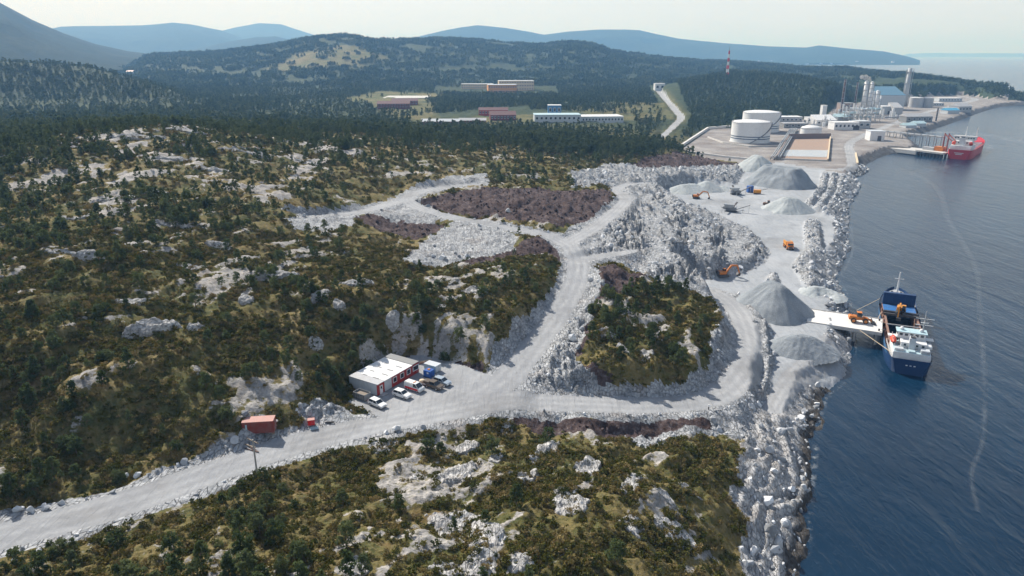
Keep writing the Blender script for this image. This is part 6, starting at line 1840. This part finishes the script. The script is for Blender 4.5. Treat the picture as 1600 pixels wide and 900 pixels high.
# ------------------------------------------------------------------ buildings in the woods
def wood_bldg(name, label, pxl, pxr, py, h, depth, wall, roof, yaw=0, kind='gable', nwin=6, floors=1, group=None):
    x, y, z = S((pxl + pxr) / 2, py)
    w = (pxr - pxl) * y / math.cos(PITCH) / FPX / max(math.cos(yaw), .5)
    return bldg(name, label, 0, 0, 0, h, depth, wall, roof, yaw, kind, nwin, z, None, group, 'building', floors, (x, y), w)
BR = paint('dark_red_roof', (0.15, 0.075, 0.075), .8)
G1 = 'red barracks in the wood'
wood_bldg('barracks', 'dark red two storey barracks near the sports ground, front', 592, 638, 169, 6, 16, REDB, BR, .1, nwin=12, floors=2, group=G1)
wood_bldg('barracks', 'red barracks behind the front one near the sports ground', 614, 651, 164, 6, 16, REDB, BR, .1, nwin=9, floors=2, group=G1)
wood_bldg('barracks', 'long low red barracks with pale roof at the wood edge', 661, 716, 196, 4, 11, REDB, GW, .03, nwin=14, group=G1)
wood_bldg('barracks', 'short low red barracks next to the long pale roofed one', 719, 758, 194, 4, 11, REDB, LG, .05, nwin=9, group=G1)
wood_bldg('barracks', 'red barracks with dark roof behind the other', 750, 792, 180, 6, 14, RED, BR, .05, nwin=10, group=G1)
wood_bldg('barracks', 'red barracks with broad grey roof beside the white halls', 768, 805, 188, 6, 18, REDB, BR, .12, nwin=8, group=G1)
wood_bldg('industrial_hall', 'white blue hall with vertical panels, left of two', 838, 905, 191, 8, 26, GW, PALE, .04, 'flat', 10)
wood_bldg('industrial_hall', 'long white hall with pale roof, right of two', 906, 972, 192, 7, 30, GW, W, .1, 'flat', 14)
wood_bldg('plant_room', 'blue boxy house standing behind the white halls', 857, 876, 180, 12, 14, paint('cab_blue', (0.06, 0.22, 0.45), .5), W, 0, 'flat', 3)
wood_bldg('office_building', 'tan brown office building in the wood, front wing', 765, 806, 147, 17, 30, ORANGEWALL, GW, .12, 'flat', 12, 2)
wood_bldg('office_building', 'tan and white office wing behind the brown front', 782, 832, 142, 20, 26, CREAM, W, .1, 'flat', 14, 3)
wood_bldg('office_building', 'cream white office building left of the brown one', 723, 768, 139, 10, 22, CREAM, W, .02, 'flat', 14, 2)
wood_bldg('white_store', 'white cube shaped house at the top of the white lane', 1024, 1038, 142, 14, 18, W, W, 0, 'flat', 2)
wood_bldg('farm_house', 'white house on the flat land far left', 198, 208, 116, 7, 16, W, RUSTRED, 0, 'gable', 3)
wood_bldg('farm_house', 'long pale hall on the flat land far left', 176, 194, 110, 5, 16, GW, W, 0, 'gable', 4)
x, y, z = S(636, 152)
sp = MB().box((0, 0, 0), (78, 70, .8)).build('sports_ground', paint('pale_court', (0.50, 0.50, 0.48), .9, scale=.05)); sp.location = (x, y, z + .5); tag(sp, kind='structure')
# mast
x, y, z = S(1136, 119); Hm = ZAT(1136, 79, y) - z
c = thing('radio_mast', 'red and white lattice radio mast above the wood', 'mast', (x, y, z))
RW = (BRIGHT_RED, W)
for k in range(7):
    z0, z1 = Hm * k / 7, Hm * (k + 1) / 7; w0, w1 = 2.2 - 1.4 * k / 7, 2.2 - 1.4 * (k + 1) / 7; m = MB()
    for sx, sy in ((-1, -1), (1, -1), (1, 1), (-1, 1)): m.bar((sx * w0, sy * w0, z0), (sx * w1, sy * w1, z1), .5)
    for (a, b) in (((-1, -1), (1, -1)), ((1, -1), (1, 1)), ((1, 1), (-1, 1)), ((-1, 1), (-1, -1))):
        m.bar((a[0] * w0, a[1] * w0, z0), (b[0] * w1, b[1] * w1, z1), .45); m.bar((b[0] * w0, b[1] * w0, z0), (a[0] * w1, a[1] * w1, z1), .45)
    m.build('lattice_section', RW[k % 2], c)
MB().tube((0, 0, Hm), (0, 0, Hm + 8), .5, .2, 6).build('antenna', GR, c)
# houses on the far shore
for k, px in enumerate([1118, 1150, 1172, 1178, 1186, 1206, 1225, 1246, 1262, 1284, 1300, 1322, 1340, 1368, 1376, 1384, 1396]):
    r_ = 7050 + 60 * ((k * 5) % 4); x, y, z = PR(px, 90, r_)
    c = thing('house', 'tiny white house on the far shore across the bay', 'house', (x, y, 14 + 6 * ((k * 3) % 3)), .3 * (k % 4), 'houses on the far shore')
    MB().box((0, 0, 0), (22, 14, 24)).build('wall', W, c)
    MB().prism([(-11.6, 12), (11.6, 12), (0, 18)], 7.6).build('roof', GR, c)

# ------------------------------------------------------------------ foam on the water
def mat_foam(name, dens, scale=(1, 1, 1)):
    t = NT(name); v = t.coord(scale=scale, kind='Object'); a = t.noise(v, .5, 5, .7); b = t.noise(v, .08, 4, .6)
    e = t.attr('edge')
    f = t.math('MULTIPLY', t.maprange(t.math('ADD', t.math('MULTIPLY', a, .6), t.math('MULTIPLY', b, .4)), *((.38, .68) if dens < .2 else (.50, .68))), e)
    tr = t.n('ShaderNodeBsdfTransparent'); df = t.n('ShaderNodeBsdfDiffuse'); df.inputs['Color'].default_value = (.62, .66, .68, 1); mx = t.n('ShaderNodeMixShader')
    t.link(t.math('MULTIPLY', f, dens), mx.inputs[0]); t.link(tr.outputs[0], mx.inputs[1]); t.link(df.outputs[0], mx.inputs[2]); t.link(mx.outputs[0], t.out.inputs['Surface'])
    return t.m
def foam(label, pts, dens):
    q = spline([(*P(a, b, 0), w) for a, b, w in pts], 8); V_ = []; E_ = []; F_ = []
    for i, (x, y, w) in enumerate(q):
        j = min(i + 1, len(q) - 1); k = max(i - 1, 0); d = Vector((q[j][0] - q[k][0], q[j][1] - q[k][1])).normalized(); n = Vector((-d.y, d.x))
        for s in (-1, -.5, 0, .5, 1): V_.append((x + n.x * w * s, y + n.y * w * s, .05)); E_.append(max(0, 1 - abs(s)))
        if i: b0 = (i - 1) * 5; F_ += [(b0 + m, b0 + m + 1, b0 + m + 6, b0 + m + 5) for m in range(4)]
    me = np_mesh('foam', V_, F_, mat_foam('foam_' + str(len(bpy.data.materials)), dens)); a = me.attributes.new('edge', 'FLOAT', 'POINT'); a.data.foreach_set('value', np.array(E_, np.float32))
    o = bpy.data.objects.new('foam', me); COL.objects.link(o); return tag(o, label, 'foam', kind='stuff')
foam('thin foam streak curving across the bay', [(1418, 270, 5), (1445, 280, 3), (1468, 300, 2.2), (1480, 340, 2), (1505, 380, 1.6), (1525, 420, 1.4), (1530, 470, 1.2), (1535, 540, 1.1), (1538, 620, .9), (1535, 690, .8), (1518, 740, .7), (1528, 800, .6)], .11)
foam('white wash on the water beyond the red tanker', [(1440, 208, 14), (1500, 207, 12), (1560, 214, 16), (1600, 222, 10)], .8)
foam('white wash along the side of the red tanker', [(1527, 245, 6), (1538, 232, 9), (1560, 228, 12)], .6)
foam('pale wake at the head of the foam streak', [(1408, 262, 3), (1425, 268, 8), (1470, 262, 5), (1500, 256, 3)], .35)
foam('thin white wash along the foot of the shore cliff', [(1246, 905, .8), (1262, 850, 1.0), (1266, 800, .8), (1268, 760, 1.0), (1273, 715, 1.0), (1280, 665, 1.0), (1293, 622, .8), (1322, 596, .7)], .5)
foam('thin white wash along the armour stones by the jetty', [(1336, 560, .5), (1337, 535, .5), (1330, 480, .6), (1322, 455, .6), (1312, 437, .6), (1325, 412, .7), (1333, 388, .7), (1330, 350, .8), (1334, 320, .8), (1350, 291, 1.0)], .4)

# ------------------------------------------------------------------ haze: the air of a hazy day
t = NT('haze_air'); pv = t.n('ShaderNodeVolumePrincipled')
pv.inputs['Color'].default_value = (0.24, 0.52, 1.0, 1)
pv.inputs['Density'].default_value = 0.00014
pv.inputs['Absorption Color'].default_value = (0.80, 0.89, 1, 1)
pv.inputs['Anisotropy'].default_value = 0.1
t.link(pv.outputs['Volume'], t.out.inputs['Volume'])
HB = 47000.0
hz = MB().box((0, HB / 2 - 800, (760 - 8) / 2 - 0.0), (2 * HB, HB + 1600, 760 + 8)).build('haze', t.m)
tag(hz, 'pale blue haze in the air towards the far mountains', 'haze', kind='stuff')
